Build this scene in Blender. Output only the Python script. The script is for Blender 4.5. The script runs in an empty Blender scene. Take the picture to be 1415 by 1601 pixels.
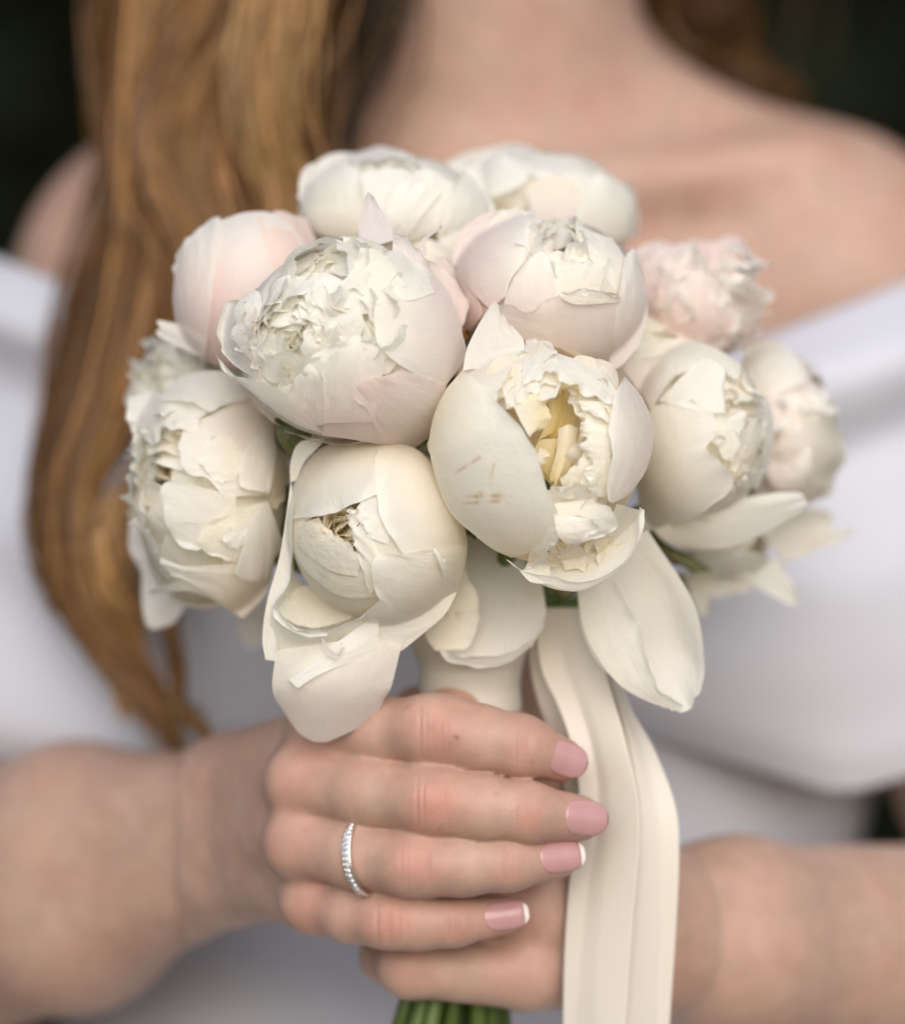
import bpy, math, random
import numpy as np
from mathutils import Vector

# ------------------------------------------------------------------ camera, sky, sun, exposure
scn = bpy.context.scene
S0, DIST, ZC = 0.0001724, 1.200, 1.10          # metres per photo pixel at the reference plane, camera distance, height
RNG = np.random.default_rng(7)
random.seed(7)

cam_d = bpy.data.cameras.new('camera'); cam = bpy.data.objects.new('camera', cam_d)
scn.collection.objects.link(cam); scn.camera = cam
cam.location = (0, -DIST, ZC); cam.rotation_euler = (math.pi / 2, 0, 0)
cam_d.lens = 85; cam_d.sensor_fit = 'HORIZONTAL'; cam_d.sensor_width = 85 * (1415 * S0) / DIST
cam_d.clip_start = 0.05; cam_d.clip_end = 200
cam_d.dof.use_dof = True; cam_d.dof.focus_distance = DIST - 0.052; cam_d.dof.aperture_fstop = 2.1

SUN_EL, SUN_AZ = math.radians(30), math.radians(174)      # azimuth clockwise from +Y: in front, to the right
w = bpy.data.worlds.new('World'); scn.world = w; w.use_nodes = True
nt = w.node_tree; bg = nt.nodes['Background']
sky = nt.nodes.new('ShaderNodeTexSky'); sky.sky_type = 'NISHITA'; sky.sun_disc = False
sky.sun_elevation = SUN_EL; sky.sun_rotation = SUN_AZ; sky.dust_density = 2.2; sky.air_density = 1.0; sky.ozone_density = 1.0
nt.links.new(sky.outputs[0], bg.inputs[0]); bg.inputs[1].default_value = 0.13
sd = bpy.data.lights.new('sun', 'SUN'); sun = bpy.data.objects.new('sun', sd); scn.collection.objects.link(sun)
sd.energy = 1.5; sd.angle = math.radians(72); sd.color = (1.0, 0.988, 0.978)
sv = Vector((math.sin(SUN_AZ) * math.cos(SUN_EL), math.cos(SUN_AZ) * math.cos(SUN_EL), math.sin(SUN_EL)))
sun.rotation_euler = sv.to_track_quat('Z', 'Y').to_euler(); sun.location = sv * 5 + Vector((0, 0, 1))
vs = scn.view_settings; vs.view_transform = 'Standard'; vs.look = 'None'; vs.gamma = 1; vs.use_curve_mapping = False
vs.exposure = 0.36
scn.cycles.use_denoising = True
scn.cycles.max_bounces = 14; scn.cycles.diffuse_bounces = 10; scn.cycles.transmission_bounces = 10
scn.cycles.sample_clamp_indirect = 6

# ------------------------------------------------------------------ helpers
COL = scn.collection
def P(px, py, d):
    """photo pixel + millimetres in front of the reference plane -> metres"""
    px = np.asarray(px, float); py = np.asarray(py, float); d = np.asarray(d, float)
    k = S0 * (DIST * 1000 - d) / (DIST * 1000)
    return np.stack(np.broadcast_arrays((px - 707.5) * k, -d / 1000.0, ZC - (py - 800.5) * k), -1)
def PM(px, py, d):
    """the same in millimetres relative to the image centre"""
    q = P(px, py, d); q = q - np.array([0, 0, ZC]); return q * 1000

def mesh_obj(name, verts, faces, mat, parent=None, loc=(0, 0, 0), smooth=True, uv=None, col=None, extra=None):
    me = bpy.data.meshes.new(name)
    verts = np.asarray(verts, float).reshape(-1, 3) - np.asarray(loc, float)
    if isinstance(faces, np.ndarray):
        n = faces.shape[1]
        me.vertices.add(len(verts)); me.vertices.foreach_set('co', verts.astype(np.float32).ravel())
        me.loops.add(faces.size); me.loops.foreach_set('vertex_index', faces.astype(np.int32).ravel())
        me.polygons.add(len(faces)); me.polygons.foreach_set('loop_start', np.arange(0, faces.size, n, dtype=np.int32))
        me.update(calc_edges=True)
    else:
        me.from_pydata([tuple(v) for v in verts], [], [tuple(f) for f in faces]); me.update()
    me.polygons.foreach_set('use_smooth', np.full(len(me.polygons), smooth))
    if uv is not None:
        ul = me.uv_layers.new(name='UVMap'); li = np.zeros(len(me.loops), np.int32)
        me.loops.foreach_get('vertex_index', li)
        ul.data.foreach_set('uv', np.asarray(uv, np.float32).reshape(-1, 2)[li].ravel())
    if col is not None:
        a = me.attributes.new('Col', 'FLOAT_COLOR', 'POINT')
        c = np.ones((len(verts), 4), np.float32); c[:, :3] = np.asarray(col, np.float32).reshape(-1, 3)
        a.data.foreach_set('color', c.ravel())
    if extra:
        for k, vv in extra.items():
            a = me.attributes.new(k, 'FLOAT', 'POINT'); a.data.foreach_set('value', np.asarray(vv, np.float32).ravel())
    me.validate()
    if mat: me.materials.append(mat)
    o = bpy.data.objects.new(name, me); COL.objects.link(o)
    if parent is not None: o.parent = parent
    else: o.location = loc
    return o

def empty(name, loc, label=None, cat=None, group=None):
    o = bpy.data.objects.new(name, None); o.location = loc; o.empty_display_size = 0.01; COL.objects.link(o)
    return tag(o, label, cat, group)
def tag(o, label=None, cat=None, group=None, kind=None):
    if label: o['label'] = label
    if cat: o['category'] = cat
    if group: o['group'] = group
    if kind: o['kind'] = kind
    return o

def grid_faces(nv, nu, wrap=False):
    i = np.arange(nv - 1)[:, None]; j = np.arange(nu if wrap else nu - 1)[None, :]
    j2 = (j + 1) % nu
    return np.stack(np.broadcast_arrays(i * nu + j, i * nu + j2, (i + 1) * nu + j2, (i + 1) * nu + j), -1).reshape(-1, 4)

def resample(pts, n, closed=False):
    """Catmull-Rom through pts, n samples evenly spaced along it"""
    p = np.asarray(pts, float)
    if len(p) == 1: return np.repeat(p, n, 0)
    if len(p) == 2:
        t = np.linspace(0, 1, n)[:, None]; return p[0] * (1 - t) + p[1] * t
    e = np.vstack([2 * p[0] - p[1], p, 2 * p[-1] - p[-2]])
    out = []
    t = np.linspace(0, 1, 16, endpoint=False)[:, None]
    for i in range(len(p) - 1):
        a, b, c, d = e[i], e[i + 1], e[i + 2], e[i + 3]
        out.append(0.5 * (2 * b + (c - a) * t + (2 * a - 5 * b + 4 * c - d) * t ** 2 + (3 * b - a - 3 * c + d) * t ** 3))
    q = np.vstack(out + [p[-1:]])
    s = np.concatenate([[0], np.cumsum(np.linalg.norm(np.diff(q[:, :2], axis=0), axis=1))])
    x = np.linspace(0, s[-1], n)
    return np.stack([np.interp(x, s, q[:, k]) for k in range(q.shape[1])], -1)

def snoise(x, y, seed, octs=((1, 1.0), (2.1, .55), (4.3, .3))):
    r = np.random.default_rng(seed); o = 0
    for f, a in octs:
        for _ in range(2):
            th = r.uniform(-.6, .6); ph = r.uniform(0, 6.28)
            o = o + a * .6 * np.sin(f * (x * math.cos(th) + y * math.sin(th)) + ph)
    return o

def normals_of(V):
    du = np.gradient(V, axis=1); dv = np.gradient(V, axis=0)
    n = np.cross(du, dv); return n / (np.linalg.norm(n, axis=-1, keepdims=True) + 1e-12)

# ------------------------------------------------------------------ materials
def new_mat(name):
    m = bpy.data.materials.new(name); m.use_nodes = True
    return m, m.node_tree, m.node_tree.nodes['Principled BSDF'], m.node_tree.nodes['Material Output']
def N(nt, t, **kw):
    n = nt.nodes.new(t)
    for k, v in kw.items(): setattr(n, k, v)
    return n

def petal_material():
    m, nt, b, out = new_mat('petal')
    at = N(nt, 'ShaderNodeAttribute', attribute_name='Col'); uv = N(nt, 'ShaderNodeUVMap')
    mp = N(nt, 'ShaderNodeMapping'); mp.inputs['Scale'].default_value = (34, 2.2, 1)
    ns = N(nt, 'ShaderNodeTexNoise'); ns.inputs['Scale'].default_value = 1; ns.inputs['Detail'].default_value = 5; ns.inputs['Roughness'].default_value = .6
    mp2 = N(nt, 'ShaderNodeMapping'); mp2.inputs['Scale'].default_value = (7, 4.5, 1)
    n2 = N(nt, 'ShaderNodeTexNoise'); n2.inputs['Scale'].default_value = 1; n2.inputs['Detail'].default_value = 3
    nt.links.new(uv.outputs[0], mp.inputs[0]); nt.links.new(uv.outputs[0], mp2.inputs[0])
    nt.links.new(mp.outputs[0], ns.inputs[0]); nt.links.new(mp2.outputs[0], n2.inputs[0])
    ad = N(nt, 'ShaderNodeMath', operation='MULTIPLY_ADD'); ad.inputs[1].default_value = 3.6
    nt.links.new(n2.outputs[0], ad.inputs[0]); nt.links.new(ns.outputs[0], ad.inputs[2])
    bp = N(nt, 'ShaderNodeBump'); bp.inputs['Strength'].default_value = .5; bp.inputs['Distance'].default_value = .00024
    nt.links.new(ad.outputs[0], bp.inputs['Height'])
    # veins: a little more saturated along the streaks
    rmp = N(nt, 'ShaderNodeMapRange'); rmp.inputs[1].default_value = .3; rmp.inputs[2].default_value = .75; rmp.inputs[3].default_value = .965; rmp.inputs[4].default_value = 1.0
    nt.links.new(ns.outputs[0], rmp.inputs[0])
    mx = N(nt, 'ShaderNodeVectorMath', operation='SCALE'); nt.links.new(at.outputs[0], mx.inputs[0]); nt.links.new(rmp.outputs[0], mx.inputs['Scale'])
    nt.links.new(mx.outputs[0], b.inputs['Base Color'])
    b.inputs['Roughness'].default_value = .5; b.inputs['Specular IOR Level'].default_value = .28
    b.inputs['Sheen Weight'].default_value = .05
    wm = N(nt, 'ShaderNodeVectorMath', operation='MULTIPLY'); wm.inputs[1].default_value = (1.0, .98, .92); nt.links.new(mx.outputs[0], wm.inputs[0])
    tr = N(nt, 'ShaderNodeBsdfTranslucent'); nt.links.new(wm.outputs[0], tr.inputs[0])
    nt.links.new(bp.outputs[0], b.inputs['Normal']); nt.links.new(bp.outputs[0], tr.inputs['Normal'])
    ms = N(nt, 'ShaderNodeMixShader'); ms.inputs[0].default_value = .47
    nt.links.new(b.outputs[0], ms.inputs[1]); nt.links.new(tr.outputs[0], ms.inputs[2]); nt.links.new(ms.outputs[0], out.inputs[0])
    return m

def skin_material():
    m, nt, b, out = new_mat('skin')
    at = N(nt, 'ShaderNodeAttribute', attribute_name='Col')
    tc = N(nt, 'ShaderNodeTexCoord')
    n1 = N(nt, 'ShaderNodeTexNoise'); n1.inputs['Scale'].default_value = 140; n1.inputs['Detail'].default_value = 4
    n2 = N(nt, 'ShaderNodeTexNoise'); n2.inputs['Scale'].default_value = 1500; n2.inputs['Detail'].default_value = 2
    nt.links.new(tc.outputs['Object'], n1.inputs[0]); nt.links.new(tc.outputs['Object'], n2.inputs[0])
    r = N(nt, 'ShaderNodeMapRange'); r.inputs[1].default_value = .3; r.inputs[2].default_value = .7; r.inputs[3].default_value = .90; r.inputs[4].default_value = 1.07
    nt.links.new(n1.outputs[0], r.inputs[0])
    sc = N(nt, 'ShaderNodeVectorMath', operation='SCALE'); nt.links.new(at.outputs[0], sc.inputs[0]); nt.links.new(r.outputs[0], sc.inputs['Scale'])
    nt.links.new(sc.outputs[0], b.inputs['Base Color'])
    n3 = N(nt, 'ShaderNodeTexNoise'); n3.inputs['Scale'].default_value = 55; n3.inputs['Detail'].default_value = 5; nt.links.new(tc.outputs['Object'], n3.inputs[0])
    r3 = N(nt, 'ShaderNodeMapRange'); r3.inputs[1].default_value = .42; r3.inputs[2].default_value = .72; r3.inputs[3].default_value = 0; r3.inputs[4].default_value = .45; nt.links.new(n3.outputs[0], r3.inputs[0])
    m3 = N(nt, 'ShaderNodeVectorMath', operation='MULTIPLY'); m3.inputs[1].default_value = (1.02, .80, .76); nt.links.new(sc.outputs[0], m3.inputs[0])
    x3 = N(nt, 'ShaderNodeMix', data_type='RGBA'); nt.links.new(r3.outputs[0], x3.inputs['Factor']); nt.links.new(sc.outputs[0], x3.inputs['A']); nt.links.new(m3.outputs[0], x3.inputs['B']); nt.links.new(x3.outputs['Result'], b.inputs['Base Color'])
    cr = N(nt, 'ShaderNodeAttribute', attribute_name='crease')
    bp = N(nt, 'ShaderNodeBump'); bp.inputs['Strength'].default_value = .25; bp.inputs['Distance'].default_value = .0004
    nt.links.new(n2.outputs[0], bp.inputs['Height'])
    b2 = N(nt, 'ShaderNodeBump'); b2.inputs['Strength'].default_value = .9; b2.inputs['Distance'].default_value = .0008
    nt.links.new(cr.outputs['Fac'], b2.inputs['Height']); nt.links.new(bp.outputs[0], b2.inputs['Normal']); nt.links.new(b2.outputs[0], b.inputs['Normal'])
    b.inputs['Roughness'].default_value = .48; b.inputs['Specular IOR Level'].default_value = .35
    b.inputs['Subsurface Weight'].default_value = .22; b.inputs['Subsurface Radius'].default_value = (1, .35, .2); b.inputs['Subsurface Scale'].default_value = .004
    return m

def simple(name, colr, rough=.5, spec=.5, metal=0, bump=None, sheen=0):
    m, nt, b, out = new_mat(name)
    b.inputs['Base Color'].default_value = (*colr, 1); b.inputs['Roughness'].default_value = rough
    b.inputs['Specular IOR Level'].default_value = spec; b.inputs['Metallic'].default_value = metal; b.inputs['Sheen Weight'].default_value = sheen
    if bump:
        sc, st, dist, var = bump
        tc = N(nt, 'ShaderNodeTexCoord'); ns = N(nt, 'ShaderNodeTexNoise'); ns.inputs['Detail'].default_value = 5
        mp = N(nt, 'ShaderNodeMapping'); mp.inputs['Scale'].default_value = sc
        ns.inputs['Scale'].default_value = 1
        nt.links.new(tc.outputs['Object'], mp.inputs[0]); nt.links.new(mp.outputs[0], ns.inputs[0])
        bp = N(nt, 'ShaderNodeBump'); bp.inputs['Strength'].default_value = st; bp.inputs['Distance'].default_value = dist
        nt.links.new(ns.outputs[0], bp.inputs['Height']); nt.links.new(bp.outputs[0], b.inputs['Normal'])
        rr = N(nt, 'ShaderNodeMix', data_type='RGBA'); rr.inputs['A'].default_value = (*[c * (1 - var) for c in colr], 1)
        rr.inputs['B'].default_value = (*[min(1, c * (1 + var)) for c in colr], 1)
        nt.links.new(ns.outputs[0], rr.inputs['Factor']); nt.links.new(rr.outputs['Result'], b.inputs['Base Color'])
    return m

def hair_material():
    m, nt, b, out = new_mat('hair')
    at = N(nt, 'ShaderNodeAttribute', attribute_name='Col')
    nt.links.new(at.outputs[0], b.inputs['Base Color'])
    b.inputs['Roughness'].default_value = .45; b.inputs['Specular IOR Level'].default_value = .3
    return m

def ribbon_material():
    m, nt, b, out = new_mat('satin_ribbon')
    uv = N(nt, 'ShaderNodeUVMap'); mp = N(nt, 'ShaderNodeMapping'); mp.inputs['Scale'].default_value = (1.2, 260, 1)
    ns = N(nt, 'ShaderNodeTexNoise'); ns.inputs['Scale'].default_value = 1; ns.inputs['Detail'].default_value = 2
    nt.links.new(uv.outputs[0], mp.inputs[0]); nt.links.new(mp.outputs[0], ns.inputs[0])
    bp = N(nt, 'ShaderNodeBump'); bp.inputs['Strength'].default_value = .15; bp.inputs['Distance'].default_value = .0003
    nt.links.new(ns.outputs[0], bp.inputs['Height']); nt.links.new(bp.outputs[0], b.inputs['Normal'])
    b.inputs['Base Color'].default_value = (.70, .65, .575, 1); b.inputs['Roughness'].default_value = .38
    b.inputs['Specular IOR Level'].default_value = .4; b.inputs['Sheen Weight'].default_value = .15
    tr = N(nt, 'ShaderNodeBsdfTranslucent'); tr.inputs[0].default_value = (.70, .65, .575, 1)
    ms = N(nt, 'ShaderNodeMixShader'); ms.inputs[0].default_value = .15
    nt.links.new(b.outputs[0], ms.inputs[1]); nt.links.new(tr.outputs[0], ms.inputs[2]); nt.links.new(ms.outputs[0], out.inputs[0])
    return m

def sepal_material():
    m, nt, b, out = new_mat('sepal')
    uv = N(nt, 'ShaderNodeUVMap'); ns = N(nt, 'ShaderNodeTexNoise'); ns.inputs['Scale'].default_value = 7; ns.inputs['Detail'].default_value = 6
    nt.links.new(uv.outputs[0], ns.inputs[0])
    rp = N(nt, 'ShaderNodeValToRGB'); e = rp.color_ramp.elements
    e[0].position = .38; e[0].color = (.04, .055, .010, 1); e[1].position = .72; e[1].color = (.15, .045, .012, 1)
    x = e.new(.55); x.color = (.085, .09, .016, 1)
    nt.links.new(ns.outputs[0], rp.inputs[0]); nt.links.new(rp.outputs[0], b.inputs['Base Color']); b.inputs['Roughness'].default_value = .5
    return m

M_PETAL = petal_material(); M_SKIN = skin_material(); M_HAIR = hair_material(); M_RIB = ribbon_material(); M_SEPAL = sepal_material()
M_STEM = simple('stem_green', (.075, .115, .022), .45, .4, bump=((300, 300, 60), .3, .0006, .45))
M_DRESS = simple('satin_dress', (.54, .545, .60), .5, .35, bump=((60, 60, 60), .12, .002, .015), sheen=.1)
M_NAIL = simple('nail_polish', (.47, .26, .255), .13, .6)
M_NAILTIP = simple('nail_tip', (.76, .70, .67), .15, .5)
M_SILVER = simple('silver', (.72, .69, .66), .22, .5, 1)
M_STONE = simple('ring_stone', (.9, .9, .92), .05, .9, .6)
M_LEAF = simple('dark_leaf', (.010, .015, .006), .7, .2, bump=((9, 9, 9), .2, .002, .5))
M_GROUND = simple('bounce_ground', (.33, .305, .265), .9, .1, bump=((5, 5, 5), .5, .02, .4))  # invented pale tone for the unseen ground, fills skirt and petals from below
M_BROWN = simple('dried_edge', (.22, .10, .025), .7, .2, bump=((900, 900, 900), .5, .001, .5))

# ------------------------------------------------------------------ setting: ground and the dark hedge behind, with a shading overhang added on top
gv = [(-30, -30, 0), (30, -30, 0), (30, 30, 0), (-30, 30, 0)]
tag(mesh_obj('ground', gv, [(0, 1, 2, 3)], M_GROUND, smooth=False), 'unseen ground under the white skirt, pale to bounce light upward', 'ground', kind='structure')

def leaf_cloud(n, cen_fn, size, seed):
    r = np.random.default_rng(seed)
    c = cen_fn(r, n)
    a = r.normal(size=(n, 3)); a /= np.linalg.norm(a, axis=1, keepdims=True)
    b = np.cross(a, r.normal(size=(n, 3))); b /= np.linalg.norm(b, axis=1, keepdims=True)
    s = size * r.uniform(.6, 1.4, (n, 1)); nrm = np.cross(a, b)
    V = np.stack([c - a * s, c + b * s * .42 + nrm * s * .12, c + a * s, c - b * s * .42 + nrm * s * .12], 1).reshape(-1, 3)
    F = np.arange(4 * n).reshape(n, 4)
    return V, F
def hedge_pts(r, n):
    x = r.uniform(-4.5, 4.5, n); t = r.uniform(0, 1, n); z = r.uniform(0, 1, n) ** .8 * 3.4
    front = 2.5 - 1.75 * np.clip((z - 1.75) / .75, 0, 1) ** .8 + .18 * np.sin(x * 2.1 + z) + .12 * np.sin(x * 5 + 2 * z)  # top leans forward out of view, added to keep sun off the leaves
    return np.stack([x, front + t ** 1.3 * (1.4 + 1.6 * np.clip((z - 1.75) / .75, 0, 1)), z], 1)
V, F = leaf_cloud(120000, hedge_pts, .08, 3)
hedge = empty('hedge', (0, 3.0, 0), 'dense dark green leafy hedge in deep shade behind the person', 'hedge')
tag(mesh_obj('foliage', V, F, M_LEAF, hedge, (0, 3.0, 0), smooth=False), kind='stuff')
def tube(path, rad, ns=8, cap=True):
    p = np.asarray(path, float); rad = np.broadcast_to(np.asarray(rad, float), (len(p),))
    t = np.gradient(p, axis=0); t /= np.linalg.norm(t, axis=1, keepdims=True) + 1e-12
    ref = np.array([0, 1, 0.]) if abs(t[0, 1]) < .9 else np.array([1., 0, 0])
    a = np.cross(t, ref); a /= np.linalg.norm(a, axis=1, keepdims=True); b = np.cross(t, a)
    an = np.linspace(0, 2 * np.pi, ns, endpoint=False)
    V = p[:, None] + rad[:, None, None] * (np.cos(an)[None, :, None] * a[:, None] + np.sin(an)[None, :, None] * b[:, None])
    F = [tuple(f) for f in grid_faces(len(p), ns, True)]
    if cap: F += [tuple(range(ns))[::-1], tuple(range((len(p) - 1) * ns, len(p) * ns))]
    return V.reshape(-1, 3), F
for sx in np.linspace(-4, 4, 9):
    path = np.array([(sx, 3.1, -.05), (sx + .05, 3.12, .8), (sx - .03, 3.1, 1.7), (sx + .02, 3.05, 2.9)])
    v, f = tube(resample(path, 10), np.linspace(.06, .025, 10), 8)
    mesh_obj('trunk', v, f, M_BROWN, hedge, (0, 3.0, 0))


# ------------------------------------------------------------------ the person: a body from a distance field, meshed with surface nets
class Field:
    def __init__(s, lo, hi, h):
        s.h = h; s.lo = np.array(lo, float); s.n = np.ceil((np.array(hi) - s.lo) / h).astype(int) + 1
        s.v = np.full(s.n, 1e3, np.float32)
        s.ax = [s.lo[i] + h * np.arange(s.n[i]) for i in range(3)]
    def _sub(s, lo, hi):
        a = np.clip(np.floor((np.array(lo) - s.lo) / s.h).astype(int), 0, s.n); b = np.clip(np.ceil((np.array(hi) - s.lo) / s.h).astype(int) + 1, 0, s.n)
        if np.any(b <= a): return None, None
        sl = tuple(slice(i, j) for i, j in zip(a, b))
        g = np.meshgrid(*[s.ax[i][sl[i]] for i in range(3)], indexing='ij')
        return sl, np.stack(g, -1).astype(np.float32)
    def _put(s, v, sl, d, k):
        if k <= 0: v[sl] = np.minimum(v[sl], d); return
        o = v[sl]; hh = np.clip(.5 + .5 * (o - d) / k, 0, 1)
        v[sl] = o * (1 - hh) + d * hh - k * hh * (1 - hh)
    def cone(s, a, b, ra, rb, k, v=None, m=None):
        v = s.v if v is None else v
        a = np.array(a, np.float32); b = np.array(b, np.float32); R = max(ra, rb) + (m if m else 2 * k + 4)
        sl, g = s._sub(np.minimum(a, b) - R, np.maximum(a, b) + R)
        if sl is None: return
        ba = b - a; t = np.clip(((g - a) @ ba) / max(ba @ ba, 1e-6), 0, 1)
        d = np.linalg.norm(g - a - t[..., None] * ba, axis=-1) - (ra + t * (rb - ra))
        s._put(v, sl, d, k)
    def ell(s, c, r, k, v=None):
        v = s.v if v is None else v
        c = np.array(c, np.float32); r = np.array(r, np.float32)
        sl, g = s._sub(c - r - 2 * k - 4, c + r + 2 * k + 4)
        if sl is None: return
        q = np.linalg.norm((g - c) / r, axis=-1); q2 = np.linalg.norm((g - c) / r ** 2, axis=-1) + 1e-6
        s._put(v, sl, q * (q - 1) / q2, k)
    def chain(s, pts, rad, k_in, k_out):
        """one finger: blended along itself, then joined to the rest with its own blend"""
        v = np.full(s.n, 1e3, np.float32)
        for i in range(len(pts) - 1): s.cone(pts[i], pts[i + 1], rad[i], rad[i + 1], k_in, v, 14)
        g = np.meshgrid(*[a.astype(np.float32) for a in s.ax], indexing='ij'); c = np.asarray(pts[0])
        k = .25 + k_out * np.exp(-((g[0] - c[0]) ** 2 + (g[1] - c[1]) ** 2 + (g[2] - c[2]) ** 2) / 17.0 ** 2)
        hh = np.clip(.5 + .5 * (s.v - v) / k, 0, 1)
        s.v = s.v * (1 - hh) + v * hh - k * hh * (1 - hh)
    def mesh(s):
        v = s.v; ins = v < 0
        nx, ny, nz = s.n
        c = np.zeros((nx - 1, ny - 1, nz - 1), np.int8)
        off = [(i, j, k) for i in (0, 1) for j in (0, 1) for k in (0, 1)]
        for i, j, k in off: c += ins[i:nx - 1 + i, j:ny - 1 + j, k:nz - 1 + k]
        act = np.argwhere((c > 0) & (c < 8)); idx = np.full(c.shape, -1, np.int64); idx[tuple(act.T)] = np.arange(len(act))
        acc = np.zeros((len(act), 3)); cnt = np.zeros(len(act))
        vv = {o: v[act[:, 0] + o[0], act[:, 1] + o[1], act[:, 2] + o[2]] for o in off}
        for o in off:
            for a in range(3):
                if o[a] == 0:
                    o2 = tuple(o[q] + (q == a) for q in range(3)); A, B = vv[o], vv[o2]
                    m = (A < 0) != (B < 0); t = np.where(m, A / np.where(m, A - B, 1), 0)
                    p = np.tile(np.array(o, float), (len(act), 1)); p[:, a] += t
                    acc[m] += p[m]; cnt[m] += 1
        V = s.lo + s.h * (act + acc / cnt[:, None])
        Fs = []
        for a in range(3):
            b, d = (a + 1) % 3, (a + 2) % 3
            sl0 = [slice(None)] * 3; sl1 = [slice(None)] * 3; sl0[a] = slice(0, -1); sl1[a] = slice(1, None)
            A = ins[tuple(sl0)]; B = ins[tuple(sl1)]
            e = np.argwhere(A != B)
            e = e[(e[:, b] > 0) & (e[:, d] > 0) & (e[:, b] < s.n[b] - 1) & (e[:, d] < s.n[d] - 1)]
            flip = A[tuple(e.T)]
            q = []
            for ob, od in ((0, 0), (1, 0), (1, 1), (0, 1)):
                z = e.copy(); z[:, b] -= 1 - ob; z[:, d] -= 1 - od; q.append(idx[tuple(z.T)])
            q = np.stack(q, 1); q = np.where(flip[:, None], q, q[:, ::-1])
            Fs.append(q)
        return V, np.vstack(Fs)

def fair(V, F, it=2, lam=.5):
    """light smoothing of the net"""
    E = np.vstack([F[:, [0, 1]], F[:, [1, 2]], F[:, [2, 3]], F[:, [3, 0]]])
    for i in range(it * 2):
        l = lam if i % 2 == 0 else -lam * 1.03
        acc = np.zeros_like(V); n = np.zeros(len(V))
        for k in range(3): acc[:, k] = np.bincount(E[:, 0], V[E[:, 1], k], len(V))
        n = np.bincount(E[:, 0], minlength=len(V))
        V = V + l * (acc / np.maximum(n, 1)[:, None] - V)
    return V

BX = 11.0                                       # body axis, mm
# ---- torso, neck, head, shoulders, upper arms
T = Field((-290, 60, -420), (300, 400, 480), 5.0)
T.ell((BX, 240, 15), (125, 85, 130), 20)
T.ell((BX, 240, -170), (106, 78, 190), 40)
T.ell((BX, 245, -330), (160, 105, 130), 50)
T.cone((BX, 222, 90), (BX + 1, 198, 290), 47, 46, 20)
for sg in (-1, 1):
    X = lambda x: BX + sg * x * (.95 if sg < 0 else 1)
    T.cone((X(26), 226, 124), (X(106), 224, 87), 31, 32, 22)
    T.ell((X(108), 222, 68), (48, 50, 50), 22)
    T.cone((X(14), 168, 98), (X(98), 190, 110), 7, 6, 18)
    T.ell((X(56), 178, -22), (52, 46, 56), 25)
    T.cone((X(110), 222, 62), (X(184), 185, -132), 42, 36, 16)
T.ell((BX + 3, 190, 345), (72, 92, 105), 20)
T.cone((BX + 3, 165, 285), (BX + 3, 112, 229), 42, 27, 22)
# face: nose, brow, lips, ears
T.cone((BX + 3, 100, 350), (BX + 3, 84, 318), 7, 12, 8); T.cone((BX - 25, 106, 366), (BX + 31, 106, 366), 10, 10, 12)
T.cone((BX - 13, 97, 292), (BX + 19, 97, 292), 6, 6, 6)
for sg in (-1, 1): T.ell((BX + 3 + sg * 74, 200, 330), (8, 18, 28), 4)
Tv, Tf = T.mesh(); Tv = fair(Tv, Tf, 3)

# ---- right arm and hand (over the handle)
def mm(*p): return PM(*p)
Rr = dict(
    index=([(512, 1150, 10), (679, 1140, 33), (815, 1166, 35), (876, 1187, 30)], [9.2, 8.6, 7.8, 6.0]),
    middle=([(474, 1222, 14), (679, 1252, 36), (825, 1270, 37), (905, 1279, 31)], [9.3, 8.5, 7.8, 6.1]),
    ring=([(470, 1318, 14), (650, 1351, 34), (795, 1349, 35), (870, 1340, 30)], [8.9, 8.0, 7.1, 5.7]),
    pinky=([(492, 1410, 9), (612, 1438, 26), (710, 1441, 28), (788, 1431, 25)], [8.1, 7.0, 6.2, 5.1]))
def fill(pts, rad, flesh=(.45, .45)):
    q = [mm(*p) for p in pts]; P_, R_ = [q[0]], [rad[0]]
    for i in range(1, len(q)):
        if i <= 2: P_.append((q[i - 1] + q[i]) / 2 + np.array([0, -1.5 if i == 1 else -.2, -.2])); R_.append((rad[i - 1] + rad[i]) / 2 + flesh[i - 1])
        P_.append(q[i]); R_.append(rad[i])
    return P_, R_
HR = Field((-76, -54, -142), (44, 86, -38), .8)
wr = [(372, 1218, -40), (362, 1265, -44), (362, 1315, -46), (378, 1362, -44)]
for (nm, (pts, rad)), wq in zip(Rr.items(), wr):
    HR.cone(mm(*pts[0]), mm(*wq), rad[0] - .6, 12, 9)
HR.cone(mm(505, 1200, -8), mm(400, 1240, -40), 11, 14, 10); HR.cone(mm(510, 1330, -8), mm(400, 1330, -40), 11, 14, 10)
HR.cone(mm(350, 1262, -48), mm(120, 1310, -95), 18, 23, 10); HR.cone(mm(350, 1352, -50), mm(120, 1420, -100), 17, 25, 10)
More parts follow.
